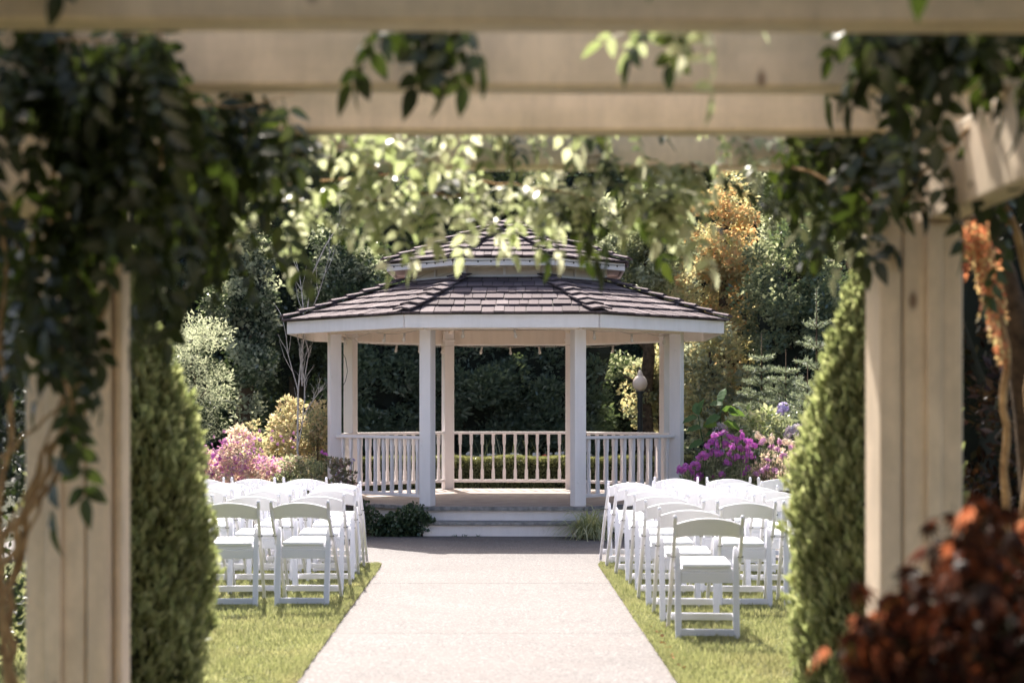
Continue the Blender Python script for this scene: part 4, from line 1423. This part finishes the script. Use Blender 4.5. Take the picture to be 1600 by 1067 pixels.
def heads(root, kind, spots, D, scale=1.0, stalk=True):
    o = root.location
    for x, y, *dd in spots:
        p = P(x, y, D + (dd[0] if dd else random.uniform(-.15, .15))) - o
        place('flower_head', HEAD[kind], Matrix.Translation(p) @ Euler((random.random() * 6, random.random(), random.random() * 6)).to_matrix().to_4x4() @ Matrix.Diagonal((scale * random.uniform(.8, 1.4), scale * random.uniform(.8, 1.4), scale * random.uniform(.6, 1.0), 1)), root)
        if stalk: MB().tube([p, p - Vector((random.uniform(-.04, .04), -.05, .30))], [.003, .003], 4, False).build('stalk', M['bigleaf'], root)


random.seed(3)
t, _, _ = shrub('spirea', 'yellow and apricot leaved spirea bush left of the gazebo', 440, 608, 180, 21.2, .5, 6500, M['spirea'], .06, 90, .13, cat='shrub')
t, _, _ = shrub('spirea', 'taller yellow green bush touching the left gazebo post', 497, 604, 60, 20.8, .35, 3800, M['spirea'], .05, 34, .14, M['olive'], .4, cat='shrub')
t, _, _ = shrub('azalea', 'low pink flowering shrub left of the gazebo behind the chairs', 385, 658, 170, 19.4, .55, 9000, M['palepink'], .045, 90, .12, M['pink'], .55, cat='shrub')
heads(t, 'magenta', [(338, 725), (330, 738), (345, 715), (322, 700), (326, 745), (340, 735), (332, 712), (350, 690), (322, 725)], 19.0, .6, False)
heads(t, 'pink', [(random.uniform(330, 460), random.uniform(672, 725)) for _ in range(60)], 18.95, .38, False)
t, _, _ = shrub('flowering_bush', 'green shrub with cream tips between pink azalea and gazebo', 470, 690, 110, 19.2, .4, 6000, M['olive'], .045, 44, .14, M['palepink'], .30, cat='shrub')
heads(t, 'magenta', [(503, 706), (509, 709)], 18.9, .45)
t, _, _ = shrub('dark_leaved_plant', 'dark purple leaved plant with violet flowers in front of the left gazebo corner', 530, 698, 70, 18.7, .2, 2600, M['darkleaf'], .055, 40, .09, cat='plant')
heads(t, 'lavender', [(553, 718), (549, 724), (525, 742)], 18.7, .25)
# right bed
t, _, _ = shrub('phlox', 'magenta phlox in bloom right of the gazebo behind the chairs', 1125, 678, 130, 18.6, .4, 7000, M['olive'], .06, 50, .15, cat='phlox', width=.25)
heads(t, 'magenta', [(1118, 680), (1128, 677), (1140, 682), (1150, 688), (1160, 680), (1170, 690), (1111, 690), (1105, 697), (1120, 694), (1133, 693), (1145, 698), (1156, 700), (1168, 702), (1098, 708), (1092, 714), (1104, 712), (1112, 706),
                      (1122, 708), (1086, 724), (1078, 730), (1070, 732), (1062, 733), (1092, 730), (1152, 712), (1158, 716), (1146, 716), (1136, 722), (1164, 720), (1172, 712), (1163, 738), (1168, 732), (1096, 742), (1090, 746), (1110, 745), (1140, 708), (1178, 696), (1082, 738), (1128, 740)], 18.35, .78)
heads(t, 'lavender', [(1108, 702), (1118, 700), (1128, 705)], 18.4, .42)
t, _, _ = shrub('phlox', 'pale pink phlox in bloom beside the right cypress', 1215, 676, 110, 18.7, .4, 5500, M['palepink'], .045, 50, .14, M['olive'], .35, cat='phlox')
heads(t, 'pink', [(1190, 736), (1198, 730), (1182, 740), (1215, 702), (1225, 712), (1205, 698), (1190, 690), (1235, 700), (1242, 712), (1210, 735), (1230, 728), (1218, 690), (1200, 718), (1245, 735)], 18.3, .8)
heads(t, 'palepink', [(1185, 682), (1195, 688), (1206, 686), (1230, 690), (1240, 696), (1216, 718), (1236, 740)], 18.35, .9)
t, _, _ = shrub('variegated_hydrangea', 'cream variegated hydrangea with lavender and mauve heads', 1200, 612, 190, 19.4, .4, 4500, M['variegated'], .10, 80, .15, M['olive'], .22, cat='hydrangea', width=.42)
heads(t, 'lavender', [(1224, 639)], 19.1, 1.0)
heads(t, 'mauve', [(1238, 672), (1124, 669)], 18.9, 1.0)


def broad_leaf():
    mb = MB(); n = 8; mid = []; L_, R2 = [], []
    for i in range(n + 1):
        t = i / n; w = .062 * math.sin(math.pi * min(1, t ** .8)) ** .8
        c = Vector((.19 * t, 0, -.05 * t * t)); mid.append(mb.bm.verts.new(c))
        if 0 < i < n:
            L_.append(mb.bm.verts.new(c + Vector((0, w, .016 + .006 * (-1) ** i)))); R2.append(mb.bm.verts.new(c + Vector((0, -w, .016 + .006 * (-1) ** i))))
    for sd in (L_, R2):
        ch = [mid[0]] + sd + [mid[-1]]
        for i in range(n):
            q = []
            for v in (mid[i], mid[i + 1], ch[i + 1], ch[i]):
                if v not in q: q.append(v)
            if len(q) > 2: mb.bm.faces.new(q if sd is R2 else q[::-1])
    me = mb.mesh('leaf', M['bigleaf']); me.polygons.foreach_set('use_smooth', [True] * len(me.polygons)); return me


BL = broad_leaf()
hy = empty('hydrangea', (P(1100, 700, 18.9).x, 18.9, 0), 0, 'broad leaved hydrangea stem leaning out beside the right gazebo post', 'hydrangea')
ho = hy.location.copy()
for pts, lv in (([(1112, 790), (1106, 720), (1096, 680), (1091, 650)], [(1092, 648, 60, -70), (1090, 652, 170, 10), (1096, 668, 175, 5), (1100, 690, 180, 15), (1098, 665, 10, -5), (1103, 690, 20, 20), (1092, 648, 110, -60), (1104, 705, 175, 25)]),
                ([(1125, 780), (1128, 690), (1125, 645), (1130, 630)], [(1130, 632, 150, -10), (1128, 640, 20, -5), (1126, 650, 190, 20), (1130, 660, 0, 15), (1128, 628, 80, -60), (1140, 645, 20, 0), (1135, 640, 330, 10), (1128, 672, 170, 10)])):
    MB().tube([P(x, y, 18.7) - ho for x, y in pts], [.010, .008, .007, .005], 6).build('stem', M['bigleaf'], hy)
    for x, y, yaw, dr in lv:
        place('leaf', BL, Matrix.Translation(P(x, y, 18.68 + random.uniform(-.04, .06)) - ho) @ Euler((R(-35), R(dr), R(yaw)), 'XYZ').to_matrix().to_4x4() @ Matrix.Scale(random.uniform(.9, 1.15), 4), hy)

# ivy at the left of the steps
def ivy():
    t = empty('ivy', (P(620, 830, 18.7).x, 18.75, 0), 0, 'dark ivy clump growing left of the gazebo steps', 'ivy')
    o = t.location
    blobs = [(575, 800, 14), (585, 815, 20), (600, 822, 20), (615, 818, 22), (632, 810, 24), (645, 802, 22), (650, 820, 22), (660, 808, 14), (590, 826, 16), (625, 828, 18), (672, 812, 10), (571, 786, 8), (608, 828, 16), (640, 826, 16), (570, 810, 12)]
    cen = [tuple(P(x, y, 18.78) - o) for x, y, r in blobs]; rr = [r / 140 for x, y, r in blobs]
    pos, u = clump_points(cen, rr, 2600, .8, .4); pos[:, 2] = np.maximum(pos[:, 2], .01); pos[:, 1] = np.clip(pos[:, 1], -.2, .22)
    u[:, 1] -= .5
    link_obj('foliage', leaf_mesh('foliage', pos, u, .045, .8, M['ivy'], jitter=.6), t)
    mb = MB()
    for c in cen[:9]: mb.tube([Vector((c[0], .05, 0)), Vector(c)], [.006, .003], 4, False)
    mb.build('stems', M['bark'], t)


ivy()


def blade_tuft(name, label, x, y_base, D, n, L, mat, cat, spread=1.0, w=.009, rz=.1, flat=.0):
    b = P(x, y_base, D); t = empty(name, (b.x, D, 0), 0, label, cat)
    V, Fc = [], []
    for i in range(n):
        a = random.uniform(0, 2 * math.pi); l = L * random.uniform(.55, 1.15); el = R(random.uniform(35, 85)) if flat == 0 else R(random.uniform(70, 88))
        d = Vector((math.cos(a), math.sin(a), 0)); s = Vector((-math.sin(a), math.cos(a), 0))
        p = Vector((random.gauss(0, rz), random.gauss(0, rz * .7), 0)); e = el
        base = len(V)
        for k in range(6):
            ww = w * (1 - (k / 5) ** 2 * .95)
            V += [p - s * ww / 2, p + s * ww / 2]
            p = p + (d * math.cos(e) * spread + Vector((0, 0, math.sin(e)))) * l / 5
            e -= (R(26) if flat == 0 else R(6)) * random.uniform(.7, 1.3)
            if p.z < .005: p.z = .005
        for k in range(5):
            b0 = base + 2 * k; Fc.append((b0, b0 + 1, b0 + 3, b0 + 2))
    link_obj('blades', mesh_np('blades', [tuple(v) for v in V], Fc, mat), t)
    return t


blade_tuft('ornamental_grass', 'arching variegated grass tuft right of the gazebo steps', 925, 838, 18.45, 420, .62, M['liriope'], 'ornamental grass', .9, .015, .07)
for x, lab in ((762, 'upright iris leaves behind the box hedge left of centre'), (800, 'upright iris leaves behind the box hedge near the gazebo centre'), (832, 'upright iris leaves behind the hedge right of centre'), (868, 'upright iris leaves behind the hedge by the right gazebo post')):
    blade_tuft('iris', lab, x, 760, 27.0, 26, 1.0, M['liriope'], 'iris', 1.0, .03, .10, 1.0)
wf = empty('white_flowers', (P(790, 712, 26.4).x, 26.4, 0), 0, 'row of small white flowers along the top of the box hedge', 'flowers')
for i in range(46):
    x = random.uniform(715, 930); p = P(x, random.uniform(708, 717), 26.3 + random.uniform(-.1, .2)) - wf.location
    place('flower_head', HEAD['whitepetal'], Matrix.Translation(p) @ Matrix.Scale(random.uniform(.8, 1.5), 4), wf)
mb = MB()
for i in range(30):
    x = random.uniform(-.95, .95) * 1.1; mb.tube([(x, 0, 0), (x + .03, 0, .66)], [.006, .004], 4, False)
mb.build('stems', M['bigleaf'], wf)
rd = empty('red_flower', (P(850, 716, 26.2).x, 26.25, 0), 0, 'single red bloom at the top of the hedge behind the railing', 'flower')
place('flower_head', cluster_mesh('flower_head', plain('red_petal', (.6, .08, .05), .6), .05, 30, .03), Matrix.Translation(P(851, 715, 26.25) - rd.location), rd)
MB().tube([(0, 0, 0), (0, 0, P(851, 718, 26.25).z)], [.005, .004], 4).build('stem', M['bigleaf'], rd)

# weeds sprouting at the foot of the lowest riser
for x, lab in ((712, 'small weed tuft at the foot of the step left of its middle'), (726, 'small weed tuft at the foot of the step near its middle'), (746, 'small weed tuft at the foot of the step, rightmost of three')):
    blade_tuft('weed', lab, x, 838, 18.72, 14, .07, M['ivy'], 'weed', 1.3, .006, .015)
